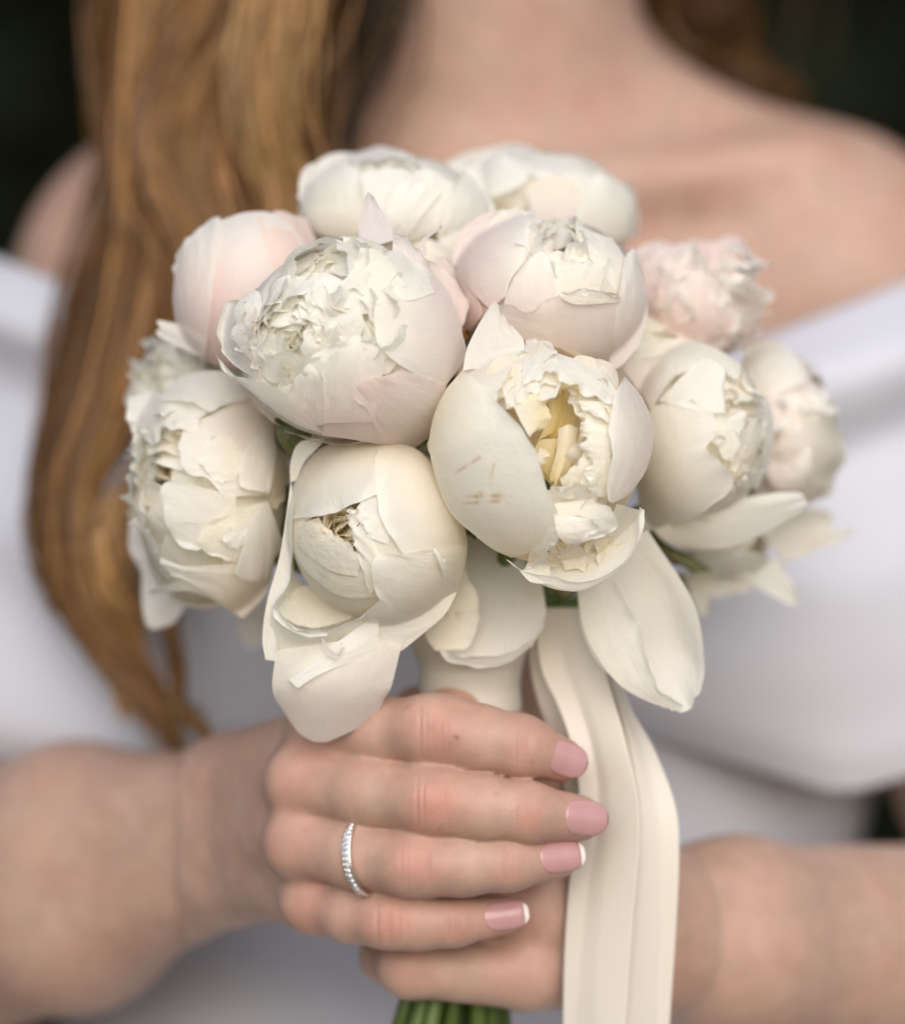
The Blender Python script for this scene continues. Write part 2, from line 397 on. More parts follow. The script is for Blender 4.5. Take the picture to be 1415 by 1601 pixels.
# thumb behind the handle
HR.chain([mm(420, 1240, -42), mm(560, 1190, -40), mm(690, 1170, -36), mm(770, 1180, -30)], [13, 11, 9.5, 8], 4, 7)
for nm, (pts, rad) in Rr.items():
    q, r_ = fill(pts, rad)
    HR.chain(q, r_, 3.0, 4.0)
for nm, (pts, rad) in Rr.items():            # knuckle heads
    a = mm(*pts[0]); HR.cone(a + np.array([-1.0, -1.4, .5]), a + np.array([2.5, -1.4, 0]), rad[0] - 2.4, rad[0] - 2.8, 7)
    b = mm(*pts[1]); HR.cone(b + np.array([-3, -.9, 0]), b + np.array([3, -.9, 0]), rad[1] - 1.5, rad[1] - 1.5, 5)
Rv, Rf = HR.mesh(); Rv = fair(Rv, Rf, 3)
AR = Field((-250, -20, -230), (-40, 240, -20), 2.6)
AR.cone(mm(330, 1266, -52), mm(120, 1310, -95), 16.5, 26, 10); AR.cone(mm(330, 1358, -54), mm(120, 1420, -100), 15.5, 28, 10)
AR.cone(mm(120, 1310, -95), mm(-120, 1390, -160), 26, 31, 12); AR.cone(mm(120, 1420, -100), mm(-120, 1490, -160), 28, 30, 12)
AR.cone((BX - 175, 185, -100), (BX - 184, 185, -132), 39, 36, 14)
ARv, ARf = AR.mesh(); ARv = fair(ARv, ARf, 4)

# ---- left arm and hand (underneath)
HL = Field((-28, -30, -146), (84, 80, -38), .9)
Ll = dict(
    index=([(872, 1205, -6), (716, 1112, 4), (655, 1118, -14), (690, 1130, -30)], [10, 8.2, 7.4, 6.5]),
    middle=([(845, 1330, 4), (640, 1270, 12), (600, 1270, -10), (680, 1280, -28)], [10, 8.2, 7.4, 6.5]),
    ring=([(835, 1425, 6), (625, 1400, 10), (590, 1400, -12), (670, 1400, -28)], [10, 8, 7.2, 6.5]),
    pinky=([(822, 1522, 6), (640, 1512, 12), (605, 1496, -8), (660, 1490, -24)], [9.6, 8.0, 7.0, 6.0]))
wl = [(985, 1385, -24), (985, 1420, -22), (985, 1465, -22), (985, 1510, -24)]
for (nm, (pts, rad)), wq in zip(Ll.items(), wl): HL.cone(mm(*pts[0]), mm(*wq), rad[0], 13, 10)
HL.cone(mm(975, 1420, -24), mm(1150, 1430, -48), 17.5, 17, 10); HL.cone(mm(975, 1480, -24), mm(1150, 1500, -48), 17.5, 18, 10)
HL.chain([mm(960, 1370, -26), mm(900, 1240, -30), mm(835, 1130, -26), mm(820, 1060, -22)], [12, 10.5, 9, 7.5], 4, 7)
for nm, (pts, rad) in Ll.items(): HL.chain([mm(*p) for p in pts], rad, 3.0, 4.0)
Lv, Lf = HL.mesh(); Lv = fair(Lv, Lf, 3)
AL = Field((34, -10, -220), (260, 240, -20), 2.6)
AL.cone(mm(985, 1420, -26), mm(1150, 1430, -48), 15.5, 20, 10); AL.cone(mm(985, 1480, -26), mm(1150, 1500, -48), 15.5, 21, 10)
AL.cone(mm(1150, 1430, -48), mm(1640, 1470, -150), 20, 29, 12); AL.cone(mm(1150, 1500, -48), mm(1640, 1560, -150), 21, 30, 12)
AL.cone((BX + 178, 185, -100), (BX + 184, 185, -132), 38, 36, 14)
ALv, ALf = AL.mesh(); ALv = fair(ALv, ALf, 4)

# ---- one body mesh, coloured: redder knuckles, fingertips and elbows
bv = [Tv, ARv, Rv, ALv, Lv]; bf = [Tf, ARf, Rf, ALf, Lf]
offs = np.cumsum([0] + [len(v) for v in bv[:-1]])
BV = np.vstack(bv); BF = np.vstack([f + o for f, o in zip(bf, offs)])
base = np.array([.44, .29, .225]); red = np.array([.45, .19, .15]); pale = np.array([.64, .43, .33])
bc = np.tile(base, (len(BV), 1)); crease = np.zeros(len(BV))
is_hand = np.zeros(len(BV), bool)
for i in (2, 4): is_hand[offs[i]:offs[i] + len(bv[i])] = True
def blot(c, r, colr, amt, mask=None):
    w_ = amt * np.exp(-(np.linalg.norm((BV - c) / np.asarray(r, float), axis=1)) ** 2)
    bc[:] = bc * (1 - w_[:, None]) + np.asarray(colr) * w_[:, None]
for H, fv in ((Rr, 1), (Ll, .6)):
    for nm, (pts, rad) in H.items():
        q = [mm(*p) for p in pts]
        blot(q[0] + np.array([0, -9, 0]), (9, 9, 8), red, .4 * fv)
        blot(q[1] + np.array([0, -8, 0]), (8.5, 8, 6), red, .55 * fv)
        blot(q[2] + np.array([0, -6, 0]), (4.5, 8, 6), red, .45 * fv)
        blot(q[3], (9, 9, 8), red, .4 * fv)
        for pos, nl, ln in ((q[1], 5, 6.0), (q[2], 3, 4.0)):      # fine folds across the joints
            for j in range(nl):
                dx = (j - (nl - 1) / 2) * 1.9 + RNG.normal(0, .45); pt = pos + np.array([dx, -6, 0])
                if H is Rr:
                    rel = BV - pt; bend = .10 * (rel[:, 2] / 4) ** 2 * (1 if j > nl / 2 else -1)
                    crease -= is_hand * np.exp(-((rel[:, 0] + bend) / .55) ** 2) * np.exp(-(rel[:, 2] / ln) ** 2) * np.exp(-(rel[:, 1] / 7) ** 2) * RNG.uniform(.2, .55)
mole = PM(714, 1152, 42); blot(mole, (.7, 3, .7), (.16, .07, .04), .8)
for _ in range(40):                                                # freckles
    k_ = RNG.integers(offs[2], offs[2] + len(Rv)); blot(BV[k_], (.7, .7, .7), (.32, .15, .09), .45)
person = empty('person', (0, .235, 0), 'person in a white off-shoulder satin dress holding the bouquet with both hands', 'person')
PL = (0, .235, 0)
toM = lambda v: np.asarray(v) / 1000 + np.array([0, 0, ZC])
body = mesh_obj('body', toM(BV), BF, M_SKIN, person, PL, col=bc, extra={'crease': crease})

# ---- fingernails
def nail(hand, nm, L, Wd, long_white, tilt=0.0, nrm=(0.12, -1, .12)):
    pts, rad = hand[nm]; q = [mm(*p) for p in pts]
    ax = q[3] - q[2]; ax /= np.linalg.norm(ax)
    n = np.array(nrm, float); n -= ax * (n @ ax); n /= np.linalg.norm(n); s = np.cross(ax, n)
    rt = rad[3]
    c = q[3] - ax * (rt * .10); slope = (rad[2] - rad[3]) / np.linalg.norm(q[3] - q[2])
    def plate(a0, a1, nn, up):
        vs = []
        for t in np.linspace(a0, a1, nn):
            al = t * L / 2; ap = al - rt * .10
            hgt = rt + (-ap * slope if ap < 0 else -.022 * ap * ap) + .12
            for u in np.linspace(-1, 1, 13):
                back = max(0, (-t - .25) / .75); fwd = max(0, (t - .15) / .85)
                ww = Wd / 2 * math.sqrt(max(.05, 1 - back ** 2.6)) * math.sqrt(max(.05, 1 - (.86 if long_white else .97) * fwd ** 2.8))
                x = u * ww; yy = -(x * x) / (2 * rt * .95)
                vs.append(c + ax * al + s * x + n * (hgt + yy + up - .25 * back ** 2))
        vs = np.array(vs).reshape(nn, 13, 3)
        bot = vs - n * .8
        V = np.vstack([vs.reshape(-1, 3), bot.reshape(-1, 3)]); f = [tuple(x) for x in grid_faces(nn, 13)]
        o = nn * 13; f += [tuple(int(y) + o for y in reversed(x)) for x in f]
        ring = [j for j in range(13)] + [i * 13 + 12 for i in range(1, nn)] + [(nn - 1) * 13 + j for j in range(11, -1, -1)] + [i * 13 for i in range(nn - 2, 0, -1)]
        for a, b in zip(ring, ring[1:] + ring[:1]): f.append((a, a + o, b + o, b))
        return V, f
    t1 = .80 if long_white else 1.0
    V, f = plate(-1, t1, 16, .25); k = mesh_obj('fingernail', toM(V), f, M_NAIL, body, PL)
    if long_white:
        V, f = plate(t1, 1.0, 10, .25); mesh_obj('nail_tip', toM(V), f, M_NAILTIP, body, PL)
nail(Rr, 'index', 12.0, 9.0, False); nail(Rr, 'middle', 13.2, 9.3, False)
nail(Rr, 'ring', 13.4, 8.4, True); nail(Rr, 'pinky', 12.4, 7.6, True)

# ---- ring with a row of small stones
q0, q1 = mm(*Rr['ring'][0][0]), mm(*Rr['ring'][0][1])
t_ = .58; rc = q0 * (1 - t_) + q1 * t_ + np.array([0, -1.3, -.2]); ra_ = (q1 - q0) / np.linalg.norm(q1 - q0)
rax = ra_ + np.array([.10, 0, .26]); rax /= np.linalg.norm(rax)
e1 = np.cross(rax, (0, 1, 0)); e1 /= np.linalg.norm(e1); e2 = np.cross(rax, e1)
ringR = 10.0
ringo = empty('ring', toM(rc), 'thin silver ring with a row of small stones on the ring finger', 'ring')
an = np.linspace(0, 2 * np.pi, 72, endpoint=False); V = []
prof = [(-1.3, -.3), (-1.3, .5), (-1.0, .8), (-.75, .35), (.75, .35), (1.0, .8), (1.3, .5), (1.3, -.3)]
for a_ in an:
    rd_ = np.cos(a_) * e1 + np.sin(a_) * e2
    for x, y in prof: V.append(rc + rd_ * (ringR + y) + rax * x)
f = []
for i in range(72):
    for j in range(8): f.append((i * 8 + j, ((i + 1) % 72) * 8 + j, ((i + 1) % 72) * 8 + (j + 1) % 8, i * 8 + (j + 1) % 8))
mesh_obj('band', toM(V), f, M_SILVER, ringo, toM(rc), smooth=False)
def gem_mesh(r):
    vs = [(0, 0, r * .55)] + [(r * .6 * math.cos(a), r * .6 * math.sin(a), r * .5) for a in np.arange(8) * math.pi / 4] + [(r * math.cos(a + .39), r * math.sin(a + .39), 0) for a in np.arange(8) * math.pi / 4] + [(0, 0, -r)]
    fs = []
    for i in range(8):
        j = (i + 1) % 8; fs += [(0, 1 + i, 1 + j), (1 + i, 9 + i, 1 + j), (1 + j, 9 + i, 9 + j), (9 + i, 17, 9 + j)]
    me = bpy.data.meshes.new('stone'); me.from_pydata([tuple(c / 1000 for c in v) for v in vs], [], fs); me.materials.append(M_STONE); me.update(); return me
gm = gem_mesh(.74)
for a_ in np.linspace(0, 2 * np.pi, 42, endpoint=False):
    rd_ = np.cos(a_) * e1 + np.sin(a_) * e2
    o = bpy.data.objects.new('stone', gm); COL.objects.link(o); o.parent = ringo
    o.location = rd_ * (ringR + .3) / 1000; o.rotation_euler = Vector(rd_).to_track_quat('Z', 'Y').to_euler()

# ---- dress: draped off-shoulder band, bodice and skirt
def drape():
    nu, nv = 220, 70
    t = np.linspace(-np.pi, np.pi, nu, endpoint=False)[None, :]; v = np.linspace(0, 1, nv)[:, None]
    sx = np.sin(t); front = (np.cos(t) > 0)
    a = 163 + 48 * v ** .9; b = 92 + 26 * np.sin(np.pi * np.clip(v * .9 + .05, 0, 1))
    X = BX + a * np.sign(sx) * np.abs(sx) ** .92; Y = 228 - b * np.cos(t) * np.where(front, 1, .8)
    ztop = np.where(front, 16 + 58 * np.clip(np.abs(X - BX) / 140, 0, 1.1) ** .95, 78)
    zbot = np.where(front, -54 - 30 * np.clip(np.abs(X - BX) / 105, 0, 1) ** 1.2 + 16 * np.clip((np.abs(X - BX) - 112) / 60, 0, 1), -76)
    Z = ztop * (1 - v) + zbot * v
    # soft folds that run from the arms down to the middle
    ph = (Z + 10 - .38 * np.abs(X - BX)) / 27
    fold = 5.5 * np.sin(ph + .6 * np.sin(t * 3)) * np.clip(v * 5, 0, 1) + 2.5 * np.sin(ph * 2.3 + 2 * t)
    rollv = np.exp(-((v - .10) / .08) ** 2) * 9 - np.exp(-((v - .30) / .09) ** 2) * 8 + np.exp(-((v - .55) / .10) ** 2) * 4 - np.exp(-((1 - v) / .05) ** 2) * 4
    rx_, ry_ = sx, -np.cos(t); Q = np.stack([X + rx_ * (fold + rollv), Y + ry_ * (fold + rollv), Z + 0 * t], -1)
    return Q, grid_faces(nv, nu, True)
dress = empty('dress', (0, 0, 0)); dress.parent = person; dress.location = (0, 0, 0)
Q, f = drape(); o = mesh_obj('draped_collar', toM(Q.reshape(-1, 3)), f, M_DRESS, dress, PL)
sm = o.modifiers.new('thick', 'SOLIDIFY'); sm.thickness = .002
def bodice():
    nu = 160
    prof = [(-20, 128, 104), (-60, 130, 106), (-100, 124, 94), (-120, 114, 96), (-140, 126, 122), (-165, 138, 142), (-220, 152, 158), (-300, 170, 166), (-380, 190, 176), (-600, 230, 190), (-850, 300, 270), (-1095, 370, 340)]
    pr = np.array(prof, float); z = np.concatenate([np.linspace(-20, -400, 60), np.linspace(-415, -1095, 40)])
    zz = -z
    rx_ = np.interp(zz, -pr[:, 0], pr[:, 1])[:, None]; ry_ = np.interp(zz, -pr[:, 0], pr[:, 2])[:, None]
    t = np.linspace(-np.pi, np.pi, nu, endpoint=False)[None, :]
    fo = np.clip((zz[:, None] - 170) / 500, 0, 1) * 16 * np.sin(17 * t + np.sin(5 * t)) + 1.6 * np.sin(zz[:, None] / 9 + 2.5 * np.sin(t * 2)) * np.clip(1 - (zz[:, None] - 60) / 150, 0, 1)
    return np.stack([BX + (rx_ + fo) * np.sin(t), 240 - (ry_ + fo) * np.cos(t), z[:, None] + 0 * t], -1), grid_faces(len(z), nu, True)
Q, f = bodice(); mesh_obj('gown', toM(Q.reshape(-1, 3)), f, M_DRESS, dress, PL)

# ---- hair: long wavy locks built from strands
hair = empty('hair', (0, 0, 0)); hair.parent = person
def lock(guide, rad, n, tone, seed, wave=1.0, sw=.55, curl=5.0, cyc=3.2):
    r = np.random.default_rng(seed); ns = 44; n = int(n * 1.9); NG = 120
    g = resample([(*PM(*p[:3]),) for p in guide], NG)
    rr = np.interp(np.linspace(0, 1, NG), np.linspace(0, 1, len(rad)), rad) * .2      # px -> mm
    t = np.gradient(g, axis=0); t /= np.linalg.norm(t, axis=1, keepdims=True)
    a = np.cross(t, (0, 1, 0)); a /= np.linalg.norm(a, axis=1, keepdims=True); b = np.cross(t, a)
    vm = 1 - .30 * r.uniform(0, 1, (n, 1)) ** 1.6                                     # strands end at different lengths
    v = np.linspace(0, 1, ns)[None, :] * vm
    x = v * (NG - 1); i0 = np.clip(x.astype(int), 0, NG - 2); fx = (x - i0)
    L_ = lambda q: q[i0] * (1 - fx[..., None]) + q[i0 + 1] * fx[..., None]
    G_, A_, B_ = L_(g), L_(a), L_(b); R_ = L_(rr[:, None])[..., 0]
    th = r.uniform(0, 2 * np.pi, (n, 1)) + 1.5 * v; rho = np.abs(r.normal(0, .52, (n, 1))).clip(0, 1.55)
    rho = rho * (1 + .22 * np.sin(v * 9 * wave + r.uniform(0, 6, (n, 1))))
    ph = seed * 1.7 + r.normal(0, .45, (n, 1))
    cu = curl * (.25 + v) * np.sin(2 * np.pi * cyc * v + ph); cb = curl * .7 * (.25 + v) * np.cos(2 * np.pi * cyc * v + ph)
    Pp = G_ + (rho * np.cos(th) * R_ + cu)[..., None] * A_ + (rho * np.sin(th) * R_ * .55 + cb)[..., None] * B_
    Pp = Pp + .9 * np.sin(v[..., None] * r.uniform(14, 34, (n, 1, 1)) + r.uniform(0, 6, (n, 1, 3)))
    tt = np.gradient(Pp, axis=1); tt /= np.linalg.norm(tt, axis=2, keepdims=True)
    an = r.uniform(-1.0, 1.0, (n, 1, 1))
    A = np.cross(tt, (0.0, 1, 0.0)); A /= np.linalg.norm(A, axis=2, keepdims=True); B = np.cross(tt, A); A = A * np.cos(an) + B * np.sin(an)
    wd = (sw * r.uniform(.5, 1.3, (n, 1)) * np.clip(1.15 - (v / vm) ** 5, .12, 1))[..., None]
    V = np.stack([Pp - wd * A, Pp + wd * A], 2)                                       # n, ns, 2, 3
    bf_ = grid_faces(ns, 2); F = (bf_[None] + (np.arange(n) * ns * 2)[:, None, None]).reshape(-1, 4)
    c = np.array(tone) * np.exp(r.normal(0, .38, (n, 1))) + np.array([.03, .015, 0]) * r.normal(size=(n, 1))
    C = np.repeat(np.clip(c, .004, .8), ns * 2, 0)
    mesh_obj('hair_lock', toM(V.reshape(-1, 3)), F, M_HAIR, hair, PL, col=C)
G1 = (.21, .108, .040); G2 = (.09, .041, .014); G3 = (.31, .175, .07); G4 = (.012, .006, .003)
lock([(520, -420, -250), (420, -250, -190), (340, -60, -150), (270, 120, -135), (230, 300, -122), (215, 480, -112), (190, 650, -106), (140, 790, -104), (135, 890, -104), (185, 1010, -104), (240, 1130, -104), (262, 1200, -106)], [60, 95, 105, 105, 100, 95, 80, 62, 46, 34, 24, 12], 620, G1, 11)
lock([(600, -420, -240), (500, -240, -170), (420, -60, -140), (350, 90, -125), (320, 240, -112), (350, 400, -102), (330, 560, -97), (270, 700, -97), (225, 850, -100), (215, 960, -102)], [60, 85, 95, 95, 95, 90, 85, 70, 45, 22], 560, G1, 12)
lock([(620, -420, -230), (540, -200, -150), (455, -20, -118), (395, 110, -104), (400, 220, -100), (455, 320, -98), (470, 420, -98), (430, 540, -98)], [50, 60, 62, 58, 55, 55, 50, 40], 320, G3, 13)  # golden tone carries the painted highlight of the lit curl
lock([(640, -420, -250), (600, -200, -185), (565, -20, -160), (535, 140, -148), (515, 280, -142), (500, 420, -138), (480, 560, -134)], [50, 60, 60, 62, 55, 50, 40], 380, G4, 14, curl=3)  # near-black tone paints the shadow between hair and neck
lock([(470, -420, -270), (330, -230, -220), (235, -40, -190), (200, 120, -172), (175, 270, -155), (150, 420, -142), (128, 560, -132), (110, 690, -126), (85, 800, -122), (98, 900, -120), (150, 1010, -118), (200, 1100, -117)], [40, 60, 62, 60, 55, 52, 48, 42, 34, 26, 18, 8], 320, G2, 15)
lock([(330, 540, -100), (300, 700, -96), (272, 850, -94), (262, 960, -94), (272, 1050, -94), (300, 1120, -94), (325, 1175, -95)], [22, 20, 16, 13, 11, 9, 5], 50, G1, 16, curl=2)
lock([(420, 420, -100), (330, 620, -98), (215, 800, -98), (160, 900, -98), (200, 1020, -100), (225, 1120, -102)], [70, 60, 40, 26, 18, 8], 200, G3, 17)
lock([(620, -420, -260), (520, -200, -200), (440, -20, -165), (420, 200, -145), (400, 420, -125), (330, 640, -112), (300, 760, -108)], [90, 110, 120, 120, 120, 90, 30], 420, G2, 18)
lock([(860, -420, -250), (960, -250, -235), (1040, -90, -240), (1090, 20, -258), (1150, 85, -270), (1230, 190, -290)], [60, 60, 55, 50, 46, 30], 260, G2, 19)
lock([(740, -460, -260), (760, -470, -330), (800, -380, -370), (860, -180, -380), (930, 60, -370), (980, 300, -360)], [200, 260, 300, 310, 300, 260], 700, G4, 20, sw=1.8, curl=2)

# ------------------------------------------------------------------ the peonies
ZOOM = dict(a=(330, 300, 3.29), b=(650, 460, 3.335), c=(400, 660, 3.14), d=(180, 480, 2.963), h=(680, 300, 3.93),
            j=(950, 500, 3.335), f=(440, 210, 2.44), m=(640, 800, 2.948), p=(0, 0, 1.0))
CREAM = np.array([.93, .905, .815]); WHITE = np.array([.935, .925, .885]); PINK = np.array([.925, .77, .735]); BLUSH = np.array([.925, .85, .822])
YEL = np.array([.92, .81, .52]); WARM = np.array([.92, .86, .74]); LILAC = np.array([.86, .82, .82]); GOLD = np.array([.80, .64, .28])

class Peony:
    def __init__(s, name_label, zk, c, r, dc, rd, group='peonies of the bouquet'):
        s.z = ZOOM[zk]; x0, y0, k = s.z
        s.cx, s.cy = x0 + c[0] / k, y0 + c[1] / k; s.rx, s.ry = r[0] / k, r[1] / k; s.dc, s.rd = dc, rd
        s.C = P(s.cx, s.cy, dc); s.seed = abs(hash(name_label)) % 1000 if False else int(s.cx + s.cy * 3)
        s.root = empty('peony', s.C, name_label, 'peony', group); s.n = 0; s.rng = np.random.default_rng(s.seed)
    def px(s, pts, zk=None):
        x0, y0, k = ZOOM[zk] if zk else s.z
        q = np.asarray([(p[0], p[1], p[2] if len(p) > 2 else 0.0) for p in pts], float)
        q[:, 0] = x0 + q[:, 0] / k; q[:, 1] = y0 + q[:, 1] / k; return q
    def depth(s, px, py, gmin=-.35):
        rho = np.sqrt(((px - s.cx) / s.rx) ** 2 + ((py - s.cy) / s.ry) ** 2)
        g = np.where(rho < .93, np.sqrt(np.clip(1 - rho ** 2, 0, 1)), .3676 - (rho - .93) * 2.53)
        return s.dc + s.rd * np.maximum(g, gmin)
    def add(s, V, c0, c1, name='petal', jit=.025, marks=None, colfn=None, mat=None):
        nv, nu = V.shape[:2]
        v = np.linspace(0, 1, nv)[:, None, None]
        j = 1 + s.rng.normal(0, jit * .5)
        C = (np.asarray(c0) * (1 - v) + np.asarray(c1) * v) * j + np.zeros((nv, nu, 1))
        if colfn is not None: C = colfn(C)
        C = np.clip(C, 0, .95)
        uu, vv = np.meshgrid(np.linspace(0, 1, nu), np.linspace(0, 1, nv))
        uv = np.stack([uu + s.n * 3.7, vv + s.n * 1.3], -1); s.n += 1
        return mesh_obj(name, V.reshape(-1, 3), grid_faces(nv, nu), mat or M_PETAL, s.root, s.C, uv=uv, col=C.reshape(-1, 3))
    def patch(s, rows, off=1.0, lift=1.2, c=(CREAM, CREAM), ruf=.45, fr=4.5, res=(22, 26), zk=None, gmin=-.35, dabs=None, edge=.35, fringe=1.8, bow=0.0, marks=None, spots=None, mat=None, name='petal', sidelift=0.0):
        """a petal given by curves across it, from its base to its free edge; its depth is that of the flower's body"""
        nv, nu = res; seed = int(s.rng.integers(1e6))
        R = np.stack([resample(s.px(r, zk), nu) for r in rows])               # rows, nu, 3
        v = np.linspace(0, 1, nv)
        if len(rows) == 2:
            G = R[0][None] * (1 - v)[:, None, None] + R[1][None] * v[:, None, None]
        else:
            G = np.stack([resample(R[:, i], nv) for i in range(nu)], 1)
        vv = v[:, None]; uu = np.linspace(-1, 1, nu)[None, :]
        # ragged free edge
        fr_ = snoise(uu * 6, vv * 0, seed, ((1, 1), (2.1, .6), (3.9, .3))) * fringe * vv ** 6
        dirn = G[-1] - G[-2]; dirn = dirn / (np.linalg.norm(dirn[:, :2], axis=1, keepdims=True) + 1e-6)
        G[..., :2] += fr_[..., None] * dirn[None, :, :2]
        px, py = G[..., 0], G[..., 1]
        d = (s.depth(px, py, gmin) if dabs is None else dabs + 0 * px) + off + G[..., 2]
        d = d + lift * vv ** 4 + bow * (1 - uu ** 2) + sidelift * np.abs(uu) ** 5
        V = P(px, py, d)
        n = normals_of(V)
        dsp = ruf * (vv ** 5) * snoise(uu * fr, vv * 3, seed + 1) + .22 * ruf * snoise(uu * 2.2, vv * 4, seed + 2)
        dsp = dsp + edge * vv ** 14
        V = V + n * (dsp / 1000)[..., None]
        fn = None
        if marks or spots:
            def fn(C):
                for (ax, ay, bx, by, w_, am) in (marks or []):
                    q = s.px([(ax, ay), (bx, by)], zk); A, B = q[0, :2], q[1, :2]; ba = B - A
                    p = np.stack([px, py], -1) - A; t = np.clip((p @ ba) / (ba @ ba), 0, 1)
                    dist = np.linalg.norm(p - t[..., None] * ba, axis=-1) + .9 * snoise(px * .25, py * .25, 5)
                    wt = (am * (.55 + .45 * snoise(px * .2, py * .2, 9)).clip(.1, 1) * np.exp(-(dist / (w_ * 1.3)) ** 2))[..., None]; C = C * (1 - wt) + np.array([.58, .40, .14]) * wt
                for (ax, ay, rr, colr, am) in (spots or []):
                    q = s.px([(ax, ay)], zk)[0]; k_ = (ZOOM[zk] if zk else s.z)[2]
                    wt = (am * np.exp(-(((px - q[0]) ** 2 + (py - q[1]) ** 2) / (rr / k_) ** 2)))[..., None]; C = C * (1 - wt) + np.asarray(colr) * wt
                return C
        return s.add(V, c[0], c[1], colfn=fn, mat=mat, name=name)
    def frame(s, axis):
        a = np.array(axis, float); a /= np.linalg.norm(a)
        r = np.array([0, 0, 1.]) if abs(a[2]) < .9 else np.array([1., 0, 0])
        e = np.cross(a, r); e /= np.linalg.norm(e); return a, e, np.cross(a, e)
    def globe(s, axis, layers, c=(CREAM, CREAM)):
        """guard petals all round, laid over one another on the flower's rounded body; axis points to the opening"""
        a, e1, e2 = s.frame(axis); k = S0 * 1000 * (1200 - s.dc) / 1200
        sc = np.array([s.rx * k, s.rd, s.ry * k])
        for (n, size, th1, wid, ph0, fl) in layers:
            for i in range(n):
                seed = int(s.rng.integers(1e6)); nv, nu = 16, 15
                ph = ph0 + 2 * np.pi * i / n + s.rng.normal(0, .1)
                m = math.cos(ph) * e1 + math.sin(ph) * e2; t = np.cross(a, m)
                v = np.linspace(0, 1, nv)[:, None]; u = np.linspace(-1, 1, nu)[None, :]
                tip = 1 - .16 * np.abs(u) ** 2.5 + .03 * snoise(u * 6, 0, seed)
                th = .08 + (th1 * s.rng.uniform(.95, 1.04) - .08) * v * tip
                wd = wid * (.28 + .72 * np.sin(np.pi * np.clip(v * .62 + .04, 0, 1))) * u
                p = (-np.cos(th)[..., None] * a + np.sin(th)[..., None] * m); q = np.cos(wd)[..., None] * p + np.sin(wd)[..., None] * t
                rad = size * (1 + fl * v ** 2.5 + .012 * v ** 3 * snoise(u * 6, v * 3, seed + 1) + .006 * np.abs(u) ** 3)
                s.add(s.C + q * rad[..., None] * sc / 1000, c[0], c[1])
    def ring(s, cen, rings, zk=None, gmin=-.35, tilt=0.0):
        """small ruffled inner petals standing round a hollow; a ring is (a, b, n, tip offset mm, length mm, width mm, ruffle mm, base colour, tip colour)"""
        x0, y0, k = ZOOM[zk] if zk else s.z
        ox, oy = x0 + cen[0] / k, y0 + cen[1] / k
        for (a, b, n, dt, ln, wd, ruf, c0, c1) in rings:
            for i in range(n):
                seed = int(s.rng.integers(1e6)); nv, nu = 13, 17
                th = 2 * np.pi * (i + s.rng.uniform(-.3, .3)) / n
                jr = s.rng.uniform(.88, 1.14)
                dx, dy = a / k * jr * math.cos(th), b / k * jr * math.sin(th)
                if tilt: dx, dy = dx * math.cos(tilt) - dy * math.sin(tilt), dx * math.sin(tilt) + dy * math.cos(tilt)
                tx, ty = ox + dx, oy + dy
                d1 = float(s.depth(tx, ty, gmin)) + dt + s.rng.normal(0, 1.0)
                tip = P(tx, ty, d1); bas = P(ox + dx * .45, oy + dy * .45, d1 - ln * s.rng.uniform(.85, 1.15))
                ax = tip - bas; L = np.linalg.norm(ax); ax /= L
                rad = np.array([dx, 0, -dy]); rad = rad - ax * (rad @ ax); rad /= np.linalg.norm(rad) + 1e-9
                tan = np.cross(ax, rad)
                v = np.linspace(0, 1, nv)[:, None]; u = np.linspace(-1, 1, nu)[None, :]
                hw = wd * s.rng.uniform(.8, 1.45) / 2000 * (.35 + .65 * np.sin(np.pi * np.clip(.12 + .6 * v, 0, 1)))
                lv = L * v * (1 - .25 * np.abs(u) ** 2.5 + .07 * snoise(u * 4, 0, seed, ((1, 1), (2.2, .6))) * v ** 2)
                curl = s.rng.uniform(-.25, .55)
                cup = -.5 * hw * u ** 2 - curl * .5 * L * v ** 3
                rf = ruf / 1000 * v ** 1.6 * snoise(u * 2.6, v * 1.6, seed + 3, ((1, 1), (2.2, .6)))
                V = bas + lv[..., None] * ax + (u * hw)[..., None] * tan + (cup + rf)[..., None] * rad + (.5 * rf * np.sin(u * 5 + seed))[..., None] * tan
                s.add(V, c0, c1)
    def ruffle(s, cen, ext, n, wd=10, ruf=1.6, ln=9, dt=0.0, c=(CREAM, WHITE), zk=None, gmin=.1, hollow=None, lean=.5):
        """a crowd of small crumpled inner petals standing on the flower's body within an ellipse"""
        x0, y0, k = ZOOM[zk] if zk else s.z
        for i in range(n):
            seed = int(s.rng.integers(1e6)); nv, nu = 12, 23
            rho = math.sqrt((i + .5) / n); th = i * 2.39996 + s.rng.normal(0, .2)
            qx, qy = cen[0] + ext[0] * rho * math.cos(th), cen[1] + ext[1] * rho * math.sin(th)
            X_, Y_ = x0 + qx / k, y0 + qy / k
            d1 = float(s.depth(X_, Y_, gmin)) + dt + s.rng.normal(0, .9)
            tip = P(X_, Y_, d1)
            nrm = (tip - s.C) / np.array([s.rx * S0, s.rd / 1000, s.ry * S0]) ** 2; nrm /= np.linalg.norm(nrm)
            hx, hy = hollow if hollow else cen
            inw = np.array([hx - qx, 0, -(hy - qy)]); inw = inw - nrm * (inw @ nrm); inw = inw / (np.linalg.norm(inw) + 1e-6)
            be = s.rng.uniform(.25, .95) * lean * 2
            ax = nrm * math.sin(be) + inw * math.cos(be) + s.rng.normal(0, .13, 3); ax /= np.linalg.norm(ax)
            nr = nrm - inw * .3 + s.rng.normal(0, .2, 3); nr -= ax * (nr @ ax); nr /= np.linalg.norm(nr); tan = np.cross(ax, nr)
            L_ = ln / 1000 * s.rng.uniform(.8, 1.25)
